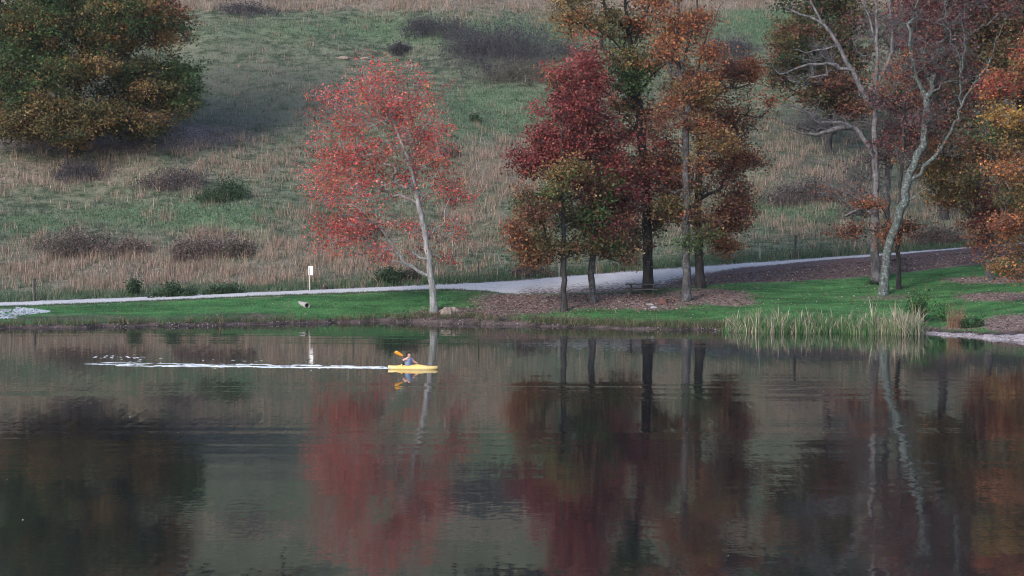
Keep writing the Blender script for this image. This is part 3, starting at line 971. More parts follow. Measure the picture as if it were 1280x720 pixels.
# right hand group
make_tree('bare_tree', 'tall pale grey tree with nearly bare gnarled limbs reaching left', (1095, 353),
          [(1094, 310, 0), (1094, 250, 0), (1094, 180, 0), (1093, 135, 0), (1095, 95, 0), (1096, 60, 0), (1096, 0, 0), (1097, -60, 0)], 0.36,
          [(1010, 60, 40, 60, 2.0, 26, ['bare'], 0), (1000, 145, 36, 25, 1.6, 26, ['bare'], -0.4), (1040, 158, 36, 12, 1.6, 18, ['bare'], -0.6), (1090, -30, 50, 60, 2.5, 34, ['bare', 'brown'], 0), (1062, 244, 24, 10, 1.2, 12, ['rust', 'brown'], -0.2), (1075, 240, 26, 60, 2, 30, ['mauve', 'mauve', 'bare'], 0.3)],
          BARK_GREY, limbs=[{'p': [(1092, 138, 0), (1085, 125, -0.2), (1064, 86, -0.4), (1048, 58, -0.5), (1033, 34, -0.5), (1012, 21, -0.6), (981, 11, -0.7)], 'r': 0.24},
                            {'p': [(1033, 34, -0.5), (1021, 18, -0.4), (1012, -5, -0.3), (1005, -40, -0.2)], 'r': 0.10},
                            {'p': [(1064, 88, -0.4), (1050, 84, -0.6), (1036, 80, -0.8), (1002, 83, -0.9), (975, 93, -1), (964, 80, -1)], 'r': 0.13},
                            {'p': [(1093, 195, 0), (1085, 183, -0.3), (1070, 162, -0.5), (1051, 152, -0.7), (1024, 154, -0.8), (1005, 137, -0.9), (975, 130, -1)], 'r': 0.17},
                            {'p': [(1068, 161, -0.5), (1054, 160, -1.0), (1030, 165, -1.2), (1012, 168, -1.2), (980, 161, -1.3)], 'r': 0.10},
                            {'p': [(1048, 58, -0.5), (1030, 62, -0.2), (1008, 66, 0), (990, 60, 0)], 'r': 0.08},
                            {'p': [(1096, 100, 0), (1112, 73, 0.4), (1115, 46, 0.5), (1114, 0, 0.5), (1116, -50, 0.5)], 'r': 0.17},
                            {'p': [(1095, 80, 0), (1083, 76, -0.2), (1070, 79, -0.4)], 'r': 0.07},
                            {'p': [(1094, 75, 0), (1089, 30, 0.3), (1078, 0, 0.3), (1072, -40, 0.3)], 'r': 0.09},
                            {'p': [(1093, 262, 0), (1070, 246, -0.4), (1045, 236, -0.6), (1030, 228, -0.6)], 'r': 0.07}],
          leaf=0.17, per=16, group=GRP, twigs=3, sigma=0.5, bare_twigs=1000, seed=16, tip_r=0.014)
make_tree('tall_tree', 'straight dark grey trunk close behind the pale bare tree', (1108, 346),
          [(1109, 300, 0), (1109, 250, 0), (1110, 190, 0), (1112, 120, 0), (1113, 60, 0), (1115, 0, 0), (1116, -70, 0)], 0.26,
          [(1130, 110, 50, 60, 2.4, 64, ['mauve', 'mauve', 'rust'], 0.4), (1120, 20, 50, 50, 2.4, 36, ['mauve', 'bare'], 0.3), (1130, 180, 44, 44, 2.2, 54, ['mauve', 'mauve', 'brown'], 0.4), (1085, 200, 40, 44, 2.2, 40, ['mauve', 'bare', 'mauve'], 0.6), (1120, -50, 50, 40, 2.4, 34, ['mauve', 'bare'], 0.3)],
          BARK_GREY, leaf=0.15, per=40, group=GRP, twigs=4, sigma=0.5, bare_twigs=160, seed=17)
make_tree('lichen_tree', 'leaning trunk patched with pale lichen curving right above the reeds', (1104, 368),
          [(1106, 345, 0), (1109, 320, 0), (1120, 283, 0), (1129, 251, 0), (1137, 216, 0), (1155, 171, 0), (1160, 134, 0), (1146, 98, 0), (1140, 70, 0), (1136, 30, 0)], 0.36,
          [(1180, 60, 60, 60, 2.6, 90, ['mauve', 'mauve', 'maroon'], 0.9), (1150, 110, 40, 50, 2.2, 70, ['mauve', 'rust'], 0.6), (1200, 100, 50, 60, 2.4, 60, ['mauve', 'maroon', 'bare'], 0.9), (1165, 190, 44, 50, 2.2, 46, ['mauve', 'mauve', 'rust', 'bare'], 1.2), (1160, 0, 60, 40, 2.4, 44, ['mauve'], 0.5), (1225, 20, 44, 40, 2.2, 36, ['mauve', 'maroon'], 0.8), (1200, -50, 70, 40, 2.6, 40, ['mauve'], 0.5)],
          BARK_LICHEN, limbs=[{'p': [(1135, 232, 0), (1146, 222, -0.2), (1174, 189, -0.4), (1192, 156, -0.5), (1200, 131, -0.5), (1201, 92, -0.5), (1195, 61, -0.4), (1183, 34, -0.3)], 'r': 0.15},
                              {'p': [(1200, 128, -0.5), (1212, 112, -0.5), (1225, 100, -0.4), (1241, 64, -0.3), (1250, 35, -0.2)], 'r': 0.09},
                              {'p': [(1131, 247, 0), (1150, 240, -0.5), (1166, 236, -0.7)], 'r': 0.07},
                              {'p': [(1160, 138, 0), (1168, 120, 0.1), (1180, 112, 0.1)], 'r': 0.06},
                              {'p': [(1203, 90, -0.5), (1206, 50, -0.2), (1200, 15, -0.2)], 'r': 0.08}],
          leaf=0.15, per=34, group=GRP, twigs=4, sigma=0.5, bare_twigs=420, seed=18, wob=0.09, pw=0.55)
make_tree('hardwood_tree', 'thin dark trunk right beside the lichen patched trunk with low maroon sprays', (1123, 361),
          [(1124, 330, 0), (1124, 300, 0), (1125, 250, 0), (1127, 200, 0), (1130, 150, 0.2), (1134, 110, 0.3)], 0.19,
          [(1090, 290, 36, 10, 1.6, 20, ['maroon', 'rust', 'brown'], -0.2), (1150, 285, 34, 12, 1.6, 20, ['maroon', 'brown'], 0), (1140, 180, 36, 50, 2, 34, ['mauve', 'maroon'], 0.3), (1130, 130, 40, 40, 2, 30, ['rust', 'mauve'], 0.4), (1085, 262, 18, 10, 1.0, 8, ['rust'], 0)],
          BARK_DARK, leaf=0.17, per=55, group=GRP, twigs=4, sigma=0.4, seed=19)
make_tree('hardwood_tree', 'grey trunk on the right lawn under a rounded bronze and gold crown', (1237, 350),
          [(1236, 320, 0), (1236, 280, 0), (1235, 230, 0), (1233, 190, 0), (1230, 150, 0), (1226, 110, 0)], 0.30,
          [(1205, 210, 42, 40, 2.4, 70, ['gold', 'olive', 'olive', 'brown'], 0), (1185, 240, 34, 26, 2.0, 40, ['olive', 'gold', 'brown'], 0), (1235, 170, 36, 40, 2.4, 50, ['rust', 'brown', 'olive'], 0.3), (1240, 250, 36, 36, 2.2, 30, ['brown', 'olive', 'maroon'], 0.6), (1225, 295, 24, 22, 1.6, 26, ['rust', 'brown'], -0.4), (1258, 270, 24, 30, 1.8, 20, ['brown', 'rust'], 0.4)],
          BARK_MID, leaf=0.16, per=90, group=GRP, seed=20)
make_tree('maple_tree', 'orange, red and yellow maple at the right edge leaning into view', (1335, 375),
          [(1334, 330, 0), (1332, 270, 0), (1328, 200, 0), (1325, 140, 0), (1322, 80, 0), (1320, 40, 0)], 0.36,
          [(1258, 100, 24, 38, 1.8, 36, ['reddark', 'rust', 'orange'], 0), (1275, 145, 36, 22, 1.8, 40, ['orange', 'reddark', 'yellow'], -0.3), (1270, 185, 34, 22, 1.8, 40, ['green', 'olive', 'gold'], -0.3), (1272, 225, 30, 24, 1.8, 36, ['orange', 'gold', 'green'], -0.3), (1292, 60, 30, 40, 2.0, 36, ['reddark', 'rust'], 0), (1320, 120, 50, 70, 3, 80, ['orange', 'reddark', 'gold'], 0.5),
           (1275, 250, 22, 26, 1.6, 30, ['green', 'olive', 'gold'], -0.4), (1280, 300, 26, 30, 1.8, 38, ['rust', 'orange', 'gold'], -0.4), (1258, 285, 22, 12, 1.4, 18, ['rust', 'brown'], -0.4), (1275, 335, 22, 14, 1.5, 20, ['rust', 'orange', 'gold'], -0.4), (1340, 240, 50, 70, 3, 60, ['orange', 'gold'], 0)],
          BARK_GREY, limbs=[{'p': [(1330, 235, 0), (1305, 222, -0.4), (1280, 210, -0.6), (1262, 205, -0.6)], 'r': 0.08}], leaf=0.16, per=80, group=GRP, seed=21, dens=0.8)
# farther trees behind the right group, on the hill
def hill_base(px, Y):
    x = (px - 640) / F * Y
    return (x, Y, gz(x, Y))


GB = 'trees standing on the hill behind the lakeshore'
make_tree('oak_tree', 'dark olive oak on the hill behind the bare grey limbs', hill_base(1035, 222),
          [(1036, 130, 0), (1036, 100, 0), (1036, 70, 0), (1034, 30, 0), (1034, 0, 0)], 0.35,
          [(1030, 30, 56, 46, 3.5, 120, ['darkgreen', 'olive', 'brown'], 0), (1015, 90, 44, 44, 3, 90, ['olive', 'brown', 'darkgreen'], 0), (1055, 110, 40, 40, 3, 80, ['darkgreen', 'brown', 'olive'], 0), (1030, -40, 50, 40, 3.5, 70, ['olive', 'darkgreen'], 0), (1000, 50, 24, 30, 2, 40, ['brown', 'olive'], 0)],
          BARK_DARK, leaf=0.24, per=80, group=GB, sigma=0.5, seed=22, gdiv=5, dens=1.35)
make_tree('oak_tree', 'wide brown crowned oak behind the lichen patched tree', hill_base(1180, 192),
          [(1180, 240, 0), (1180, 180, 0), (1182, 120, 0), (1184, 60, 0), (1186, 0, 0)], 0.4,
          [(1180, 110, 60, 60, 3.5, 110, ['brown', 'olive', 'olive'], 0), (1150, 60, 50, 50, 3, 80, ['brown', 'maroon'], 0), (1215, 60, 50, 60, 3, 90, ['brown', 'olive', 'olive'], 0), (1180, 0, 60, 50, 3.5, 80, ['brown', 'maroon'], 0), (1190, 180, 50, 40, 3, 80, ['brown', 'olive', 'olive'], 0), (1180, -60, 70, 50, 3.5, 60, ['brown'], 0)],
          BARK_DARK, leaf=0.22, per=75, group=GB, sigma=0.5, seed=23, gdiv=5, dens=1.35)
make_tree('oak_tree', 'dusky maroon crowned tree filling the top right corner', hill_base(1275, 195),
          [(1275, 240, 0), (1275, 180, 0), (1275, 110, 0), (1272, 40, 0), (1272, -30, 0)], 0.4,
          [(1250, 40, 50, 60, 3, 90, ['maroon', 'brown', 'mauve'], 0), (1290, 30, 50, 70, 3.5, 90, ['brown', 'olive', 'darkgreen'], 0), (1275, 130, 50, 60, 3, 90, ['brown', 'olive'], 0), (1270, -50, 70, 50, 3.5, 80, ['maroon', 'brown'], 0), (1290, 230, 50, 60, 3, 60, ['brown', 'olive'], 0)],
          BARK_DARK, leaf=0.22, per=75, group=GB, sigma=0.5, seed=24, gdiv=5, dens=1.35)
# the big oak on the left hillside
make_tree('oak_tree', 'broad green and bronze oak at the upper left whose boughs reach the ground', hill_base(92, 214),
          [(93, 150, 0), (96, 120, 0), (100, 80, 0), (108, 45, 0), (112, 10, 0), (112, -40, 0), (112, -90, 0)], 0.6,
          [(60, 30, 70, 50, 5, 150, ['green', 'darkgreen', 'green', 'gold', 'olive'], -1), (150, 30, 60, 40, 5, 130, ['olive', 'gold', 'green'], -1), (200, 25, 32, 36, 3.5, 70, ['rust', 'olive', 'gold'], 0), (40, 95, 60, 42, 4, 120, ['darkgreen', 'olive', 'green', 'gold'], -1.5), (195, 110, 48, 36, 4, 120, ['green', 'olive', 'gold', 'darkgreen'], 0),
           (130, 90, 50, 40, 4, 90, ['olive', 'darkgreen', 'green', 'gold'], -2), (75, 150, 60, 24, 3.5, 110, ['gold', 'olive', 'olive'], -3.5), (170, 152, 60, 20, 3, 60, ['darkgreen', 'olive', 'gold'], -2), (25, 160, 50, 14, 3, 40, ['brown', 'olive'], -2), (95, 165, 60, 14, 3, 60, ['olive', 'gold', 'darkgreen'], -4), (130, 140, 44, 26, 3.5, 60, ['darkgreen', 'olive', 'brown'], -1), (220, 125, 24, 30, 2.5, 44, ['olive', 'green'], -0.5), (0, 60, 60, 70, 4, 90, ['darkgreen', 'green', 'olive'], 0),
           (5, 150, 40, 20, 3, 40, ['brown', 'darkgreen'], 0), (100, -60, 120, 60, 6, 150, ['darkgreen', 'olive', 'rust'], 0), (30, -30, 80, 60, 5, 90, ['green', 'darkgreen'], 0)],
          BARK_DARK, leaf=0.21, per=105, group=GB, sigma=0.5, seed=25, gdiv=5, dens=1.3, gsp=0.24)

# woods on the ridge above the top of the picture; the lake mirrors them
VV, FF, CC = [], [], []
off = 0
rw = random.Random(5)
for i in range(150):
    x = rw.uniform(-150, 170); y = rw.uniform(281, 325)
    z = gz(x, y); hgt = rw.uniform(9, 17)
    n = 300
    u = RNG.normal(0, 1, (n, 3)); u /= np.linalg.norm(u, axis=1, keepdims=True); u *= RNG.uniform(0.4, 1, (n, 1))
    c = np.array((x, y, z + hgt * 0.55)) + u * np.array((hgt * 0.28, hgt * 0.28, hgt * 0.48))
    nm = rw.choice(['darkgreen', 'brown', 'mauve', 'olive', 'green', 'maroon'])
    V, Fq, C = leaf_quads(c, RNG.uniform(0.4, 0.8, n), RNG.uniform(0.3, 0.6, n), pal_cols(n, PAL[nm]))
    VV.append(V); FF.append(Fq + off); CC.append(C); off += len(V)
    tv, tq = tube([(x, y, z - 0.3), (x, y, z + hgt * 0.5), (x, y, z + hgt * 0.9)], [0.25, 0.18, 0.05], 5)
    tv = np.array([tuple(v) for v in tv]); VV.append(tv); FF.append(np.array(tq) + off); CC.append(np.full((len(tv), 3), 0.04)); off += len(tv)
tag(link_mesh('ridge_woods', np_mesh('ridge_woods', np.concatenate(VV), np.concatenate(FF), np.concatenate(CC)), LEAF), 'mixed autumn woods along the ridge above the pasture', kind='stuff')

# ------------------------------------------------------------------ shrubs and plants
def shrub(name, label, px, py, w, h, pal, n=700, leaf=0.12, stems=40, stem_col=(0.06, 0.05, 0.05), depth=None, stemw=0.03, group=None, cat='shrub', leafy=True, at3=None):
    """w, h in photo pixels; py is the foot"""
    foot = gp(px, py) if at3 is None else Vector(at3)
    k = foot.y / F
    W, Hh = w * k / 2, h * k
    D = depth if depth else W * 0.7
    root = empty(name, foot, label, cat, group)
    m = stems * 4
    cl = RNG.normal(0, 0.42, (max(4, stems // 5), 2)).clip(-0.95, 0.95)
    ci = RNG.integers(0, len(cl), m)
    b = cl[ci] + RNG.normal(0, 0.13, (m, 2))
    ch = RNG.uniform(0.4, 1.15, len(cl))
    hh = Hh * (1 - 0.35 * np.minimum(1, (b ** 2).sum(1))) * ch[ci] * RNG.uniform(0.5, 1.15, m)
    B3 = np.stack([b[:, 0] * W, b[:, 1] * D, np.zeros(m)], -1)
    for i in range(m):
        B3[i, 2] = gz(foot.x + B3[i, 0], foot.y + B3[i, 1]) - foot.z
    V, Fc, C = blades(B3, hh, np.full(m, stemw), RNG.uniform(0.05, 0.45, m), np.clip(np.array(stem_col) * RNG.normal(1, 0.3, (m, 1)), 0.005, 0.6))
    link_mesh('stems', np_mesh('stems', V, Fc, C), GRASS, root)
    if leafy:
        tip = V[2::3]
        i = RNG.integers(0, m, n)
        t = RNG.uniform(0.25, 1.0, (n, 1))
        P = B3[i] * (1 - t) + tip[i] * t + RNG.normal(0, 0.09, (n, 3)) * np.array([1, 1, 0.8])
        l = RNG.uniform(0.6, 1.3, n) * leaf
        V, Fc, C = leaf_quads(P, l * 0.6, l * 0.4, pal_cols(n, pal, 0.28), up=0.2)
        link_mesh('foliage', np_mesh('foliage', V, Fc, C), LEAF, root)
    return root


WEED = [(0.06, 0.058, 0.068), (0.08, 0.072, 0.08), (0.045, 0.046, 0.058), (0.11, 0.092, 0.092)]
WEEDG = [(0.06, 0.07, 0.05), (0.085, 0.082, 0.062), (0.12, 0.10, 0.085), (0.16, 0.125, 0.11)]
GB_ = [(0.03, 0.06, 0.03), (0.042, 0.078, 0.038), (0.06, 0.085, 0.048)]
BR = [(0.10, 0.078, 0.07), (0.15, 0.11, 0.098), (0.07, 0.06, 0.056), (0.22, 0.16, 0.14)]
GS = 'shrubs on the pasture hill'
for (lab, px, py, w, h, pal, n) in [
    ('dusky purple thicket high on the hill left of the big one', 538, 39, 70, 20, WEED, 1500),
    ('wide dark purple grey thicket, the largest on the upper hill', 628, 72, 165, 38, WEED, 5500),
    ('small round dark shrub above and right of the red tree top', 499, 66, 28, 18, WEED, 600),
    ('grey brown weedy patch just below the largest purple thicket', 650, 100, 90, 24, WEEDG, 1700),
    ('dark thicket showing between the rust crown and bare grey limbs', 905, 70, 70, 26, WEED, 1700),
    ('low dark scrub along the top edge left of the hill crest', 310, 14, 70, 12, WEED, 900),
    ('dark green bush half way up the hill right of the left oak', 284, 250, 56, 28, GB_, 1500),
    ('purple brown scrub strip left of the dark green hill bush', 225, 232, 75, 24, BR + WEED, 1400),
    ('dark scrub below the drooping boughs of the left oak', 97, 222, 50, 26, WEED, 1100),
    ('big grey brown bramble thicket at the left above the tan grass', 90, 318, 85, 32, WEEDG + BR, 2300),
    ('slim bramble clump in the tan grass right of the big bramble thicket', 165, 318, 50, 24, BR, 900),
    ('tawny bramble thicket left of the red tree at mid slope', 250, 322, 70, 32, BR, 1700),
    ('russet weedy clump beside the tawny bramble thicket', 300, 320, 40, 26, BR + WEEDG, 900),
    ('broad dark green bush beside the gravel road at the left', 217, 371, 46, 18, GB_, 1200),
    ('narrow upright green bush next to the broad roadside bush', 169, 370, 18, 24, GB_, 600),
    ('low green bush on the verge left of the white sign', 280, 368, 40, 14, GB_, 700),
    ('dark green roadside bush behind the red tree trunk', 488, 355, 38, 20, GB_, 1200),
    ('small grey green bush under the red tree branches', 512, 352, 22, 18, WEEDG, 500),
    ('little dark shrub on the green slope right of the red tree crown', 592, 152, 14, 12, GB_, 200),
    ('brown tussock in the pasture right of the red tree', 560, 196, 26, 18, BR, 400),
    ('reddish scrub at the foot of the hill behind the maroon tree', 660, 345, 44, 20, BR, 600),
    ('scrubby brown growth on the verge between the right trunks', 1165, 305, 60, 30, BR, 1200),
    ('mauve brush on the slope below the bare grey limbs', 1010, 250, 90, 30, BR + WEED, 1500),
]:
    shrub('shrub', lab, px, py, w * 1.25, h * 1.05, pal, n=int(n * 2.0), leaf=0.15, stems=max(30, int(w * 3)), stem_col=tuple(np.mean(pal, 0) * 1.15), group=GS)

# lakeside plants
shrub('shrub', 'leafy green bush at the right end of the reeds', 1160, 403, 54, 56, [(0.04, 0.13, 0.04), (0.06, 0.18, 0.05), (0.03, 0.08, 0.03), (0.10, 0.16, 0.05)], n=1500, leaf=0.15, stems=26, stem_col=(0.05, 0.06, 0.04), depth=0.9)
shrub('shrub', 'fan of dry tan stems right of the green lakeside bush', 1196, 409, 54, 36, [(0.28, 0.17, 0.11), (0.22, 0.13, 0.09)], n=450, leaf=0.09, stems=70, stem_col=(0.26, 0.16, 0.11), depth=0.7, stemw=0.025)
shrub('shrub', 'low dark green plant on the shore right of the tan stems', 1216, 410, 44, 18, GB_ + [(0.03, 0.11, 0.04)], n=500, leaf=0.13, stems=16, stem_col=(0.04, 0.06, 0.03), depth=0.6)
shrub('shrub', 'low dark sprouts at the foot of the pale bare tree', 1091, 355, 24, 7, GB_, n=300, leaf=0.1, stems=14, stem_col=(0.04, 0.05, 0.03), depth=0.5)

# reed bed
def reeds():
    n = 7000
    px = 898 + 262 * RNG.beta(1.3, 1.25, n)
    cen = RNG.uniform(908, 1152, 90)
    pk = RNG.random(n) < 0.6
    px = np.where(pk, cen[RNG.integers(0, 90, n)] + RNG.normal(0, 2.0, n), px)
    Ys = np.interp(px, PXC, S_Y)
    Y = Ys + RNG.uniform(-1.3, 2.4, n)
    X = (px - 640) / F * Y
    Z = np.array([max(-0.05, gz(x, y)) for x, y in zip(X, Y)])
    P = np.stack([X, Y, Z], -1)
    prof = np.interp(px, [898, 935, 965, 1000, 1040, 1080, 1110, 1135, 1150, 1165], [0.6, 1.5, 1.9, 1.6, 1.45, 1.75, 2.0, 2.5, 2.2, 0.8])
    prof = 0.84 * prof * (0.85 + 0.3 * np.sin(px * 0.35) * np.sin(px * 0.13 + 1) + 0.15 * np.sin(px * 1.1))
    tanq = RNG.random(n) < np.interp(px, [905, 960, 1000, 1040, 1080, 1110, 1150], [0.32, 0.3, 0.2, 0.14, 0.25, 0.55, 0.5])
    h = prof * np.where(tanq, 0.25 + 0.9 * RNG.random(n) ** 1.4, RNG.uniform(0.2, 0.9, n))
    cols = np.where(tanq[:, None], pal_cols(n, [(0.42, 0.34, 0.27), (0.33, 0.26, 0.20), (0.50, 0.41, 0.34), (0.24, 0.185, 0.15)], 0.2), pal_cols(n, [(0.05, 0.14, 0.045), (0.075, 0.18, 0.06), (0.03, 0.09, 0.03), (0.12, 0.17, 0.07)], 0.22))
    # bent blades: four cross sections
    la = RNG.uniform(0, 2 * np.pi, n); lean = np.abs(RNG.normal(0, 0.34, n))
    wd = RNG.uniform(0.02, 0.04, n)
    wa = RNG.uniform(0, 2 * np.pi, n)
    ws = np.stack([np.cos(wa), np.sin(wa), 0 * wa], -1)
    VS = []
    for t, wk in ((0, 1.0), (0.4, 1.0), (0.75, 0.7), (1.0, 0.12)):
        c = P + np.stack([np.cos(la) * lean * h * t * t * 1.4, np.sin(la) * lean * h * t * t * 1.4, h * t * (1 - 0.25 * lean * t)], -1)
        VS += [c - ws * (wd * wk / 2)[:, None], c + ws * (wd * wk / 2)[:, None]]
    V = np.stack(VS, 1).reshape(-1, 3)
    b = np.arange(n)[:, None] * 8
    Fq = np.concatenate([b + np.array([0, 1, 3, 2]), b + np.array([2, 3, 5, 4]), b + np.array([4, 5, 7, 6])])
    o = link_mesh('reeds', np_mesh('reeds', V, Fq, np.repeat(cols, 8, axis=0)), GRASS)
    tag(o, 'dense bed of straw and green reeds at the water edge', kind='stuff')


reeds()

# ------------------------------------------------------------------ small things on the shore
WOOD_GREY = simple_mat('weathered_wood', (0.05, 0.046, 0.045), (0.16, 0.145, 0.14), 6, 0.85, (1, 1, 0.15))
WOOD_DARK = simple_mat('dark_wood', (0.022, 0.022, 0.024), (0.075, 0.07, 0.068), 8, 0.8)
WHITE = simple_mat('white_paint', (0.70, 0.70, 0.73), (0.82, 0.82, 0.84), 3, 0.5)
STEEL = simple_mat('galvanised', (0.16, 0.16, 0.16), (0.32, 0.31, 0.30), 5, 0.5)
CONC = simple_mat('concrete_pipe', (0.16, 0.145, 0.145), (0.38, 0.35, 0.36), 5, 0.85, bump=0.02)
STONE = simple_mat('pale_stone', (0.16, 0.17, 0.20), (0.42, 0.44, 0.50), 4, 0.9, bump=0.05, obj=False)
ROCKM = simple_mat('tan_rock', (0.13, 0.105, 0.085), (0.33, 0.26, 0.215), 3, 0.9, bump=0.1)
RUST = simple_mat('rusty_iron', (0.06, 0.03, 0.028), (0.15, 0.075, 0.06), 8, 0.85)
BROWNM = simple_mat('brown_earth', (0.03, 0.02, 0.018), (0.08, 0.05, 0.045), 6, 0.9, bump=0.05)
STUMPM = simple_mat('stump_wood', (0.09, 0.07, 0.06), (0.28, 0.225, 0.19), 5, 0.9, (1, 1, 0.3), bump=0.05)


def fence_post(label, px, py, hp, r, mat, tilt=0.0):
    foot = gp(px, py)
    h = hp * foot.y / F
    bm = bmesh.new()
    add_tube(bm, [(0, 0, -0.3), (0, 0, h * 0.5), (tilt, 0.02, h - 0.03), (tilt, 0.02, h)], [r, r * 0.97, r * 0.93, r * 0.7], 9)
    o = link_mesh('fence_post', mesh_of(bm, 'fence_post'), mat, loc=foot)
    tag(o, label, 'fence post', 'fence posts along the foot of the hill')


fence_post('weathered wooden post beside the road at the far left', 43, 376, 28, 0.10, WOOD_DARK, 0.02)
fence_post('thin dark steel post between the white sign and the red tree', 441, 361, 28, 0.045, WOOD_DARK)
fence_post('thin dark steel post just right of the red tree crown', 598, 352, 26, 0.045, WOOD_DARK, 0.03)
fence_post('pale slender post beside the slim dark trunk', 699, 346, 20, 0.05, STEEL)
fence_post('dark wooden post on the slope left of the pale bare tree', 994, 323, 29, 0.10, WOOD_DARK, 0.03)
fence_post('short dark post right of the lichen patched tree', 1160, 309, 18, 0.05, WOOD_DARK)
fence_post('thin grey post on the slope between rust crown and reeds', 950, 326, 22, 0.045, STEEL)

# sign
f = gp(387, 365)
k = f.y / F
sg = empty('road_sign', f, 'small white sign on a thin post beside the gravel road', 'sign')
bm = bmesh.new(); add_box(bm, (0, 0, 0.75), (0.09, 0.07, 2.1), bevel=0.01)
link_mesh('post', mesh_of(bm, 'post'), simple_mat('sign_post', (0.30, 0.28, 0.25), (0.45, 0.42, 0.38), 4, 0.8), sg)
R = Matrix.Rotation(math.radians(-32), 3, 'Z')
bm = bmesh.new(); add_box(bm, Vector((0.10, -0.07, 1.66)), (0.42, 0.025, 0.70), R, bevel=0.008)
pn = link_mesh('panel', mesh_of(bm, 'panel'), WHITE, sg)
bm = bmesh.new()
add_box(bm, Vector((-0.02, -0.03, 1.66)), (0.05, 0.03, 0.62), R)
link_mesh('bracket', mesh_of(bm, 'bracket'), STEEL, sg)

# drain pipe
a = Vector(gp(376.5, 378.5)) + Vector((0, 0, -0.12)); b2 = Vector(gp(384.5, 384)) + Vector((0, -0.15, 0.13))
dp = empty('drain_pipe', b2, 'short concrete drain pipe sticking out of the grassy bank', 'pipe')
bm = bmesh.new()
dirv = (b2 - a).normalized()
pts = [a - b2 - dirv * 0.6, Vector((0, 0, 0)), Vector((0, 0, 0)), -dirv * 0.5]
V, Q = tube([pts[0], pts[1]], [0.215, 0.215], 18)
bv = [bm.verts.new(v) for v in V]
for q in Q: bm.faces.new([bv[i] for i in q])
V2, Q2 = tube([pts[0], pts[1]], [0.17, 0.17], 18)
bv2 = [bm.verts.new(v) for v in V2]
for q in Q2: bm.faces.new([bv2[i] for i in q][::-1])
for kx in range(18):
    bm.faces.new([bv[18 + kx], bv[18 + (kx + 1) % 18], bv2[18 + (kx + 1) % 18], bv2[18 + kx]])
link_mesh('pipe_wall', mesh_of(bm, 'pipe_wall', True), CONC, dp)
bm = bmesh.new()
V, Q = tube([-dirv * 0.45, -dirv * 0.40], [0.168, 0.168], 18)
bv = [bm.verts.new(v) for v in V]
bm.faces.new(bv[:18])
bm.faces.new(bv[18:])
for q in Q: bm.faces.new([bv[i] for i in q])
link_mesh('silt', mesh_of(bm, 'silt'), BROWNM, dp)


def rock(name, label, px, py, size, mat, cat='rock', seed=0, group=None, loc=None):
    foot = gp(px, py) if loc is None else Vector(loc)
    rn = random.Random(seed)
    bm = bmesh.new()
    bmesh.ops.create_icosphere(bm, subdivisions=3, radius=1)
    ph = [rn.uniform(0, 6) for _ in range(6)]
    for v in bm.verts:
        c = v.co
        s = 1 + 0.16 * math.sin(3 * c.x + ph[0]) * math.sin(2.5 * c.y + ph[1]) + 0.12 * math.sin(5 * c.z + ph[2] + 3 * c.x) + 0.08 * math.sin(9 * c.y + ph[3]) + rn.gauss(0, 0.02)
        v.co = Vector((c.x * size[0] * s, c.y * size[1] * s, max(-0.15, c.z) * size[2] * s))
    o = link_mesh(name, mesh_of(bm, name), mat, loc=foot + Vector((0, 0, -0.03)))
    return tag(o, label, cat, group)


rock('mound', 'dark brown rounded lump in the verge right of the white sign', 406, 362.5, (0.26, 0.2, 0.34), BROWNM, 'mound', 3)
rock('rock', 'long pale tan rock outcrop on the hill above the red tree', 428, 73, (0.8, 0.4, 0.25), ROCKM, seed=4, group='rocks on the hill')
rock('rock', 'second pale rock, right of the long outcrop', 455, 73, (0.6, 0.35, 0.2), ROCKM, seed=5, group='rocks on the hill')
rock('rock', 'small tan rock at the foot of the small round dark shrub', 493, 67, (0.3, 0.25, 0.22), ROCKM, seed=6, group='rocks on the hill')
rock('rock', 'small whitish stone on the leaves in front of the picnic table', 817, 385, (0.28, 0.2, 0.14), STONE, seed=7, group='stones near the picnic table')
rock('rock', 'grey stone lying left of the rusty fire ring', 812, 381, (0.3, 0.25, 0.14), CONC, seed=8, group='stones near the picnic table')

# stump at the foot of the red tree
f = gp(562, 389)
bm = bmesh.new()
ns = 22
rings = []
rs = random.Random(9)
lob = [1 + 0.22 * math.sin(3 * a * 2 * math.pi / ns + 1) + rs.gauss(0, 0.05) for a in range(ns)]
for z, r in ((-0.2, 1.0), (0.04, 0.8), (0.14, 0.55), (0.26, 0.42), (0.27, 0.34)):
    rings.append([bm.verts.new((math.cos(2 * math.pi * i / ns) * r * lob[i], math.sin(2 * math.pi * i / ns) * r * 0.8 * lob[i], z + (rs.gauss(0, 0.025) if z > 0 else 0))) for i in range(ns)])
for i in range(len(rings) - 1):
    for j in range(ns):
        bm.faces.new([rings[i][j], rings[i][(j + 1) % ns], rings[i + 1][(j + 1) % ns], rings[i + 1][j]])
bm.faces.new(rings[-1])
tag(link_mesh('tree_stump', mesh_of(bm, 'tree_stump'), STUMPM, loc=f), 'low pale weathered stump on the bank beside the red tree', 'stump')

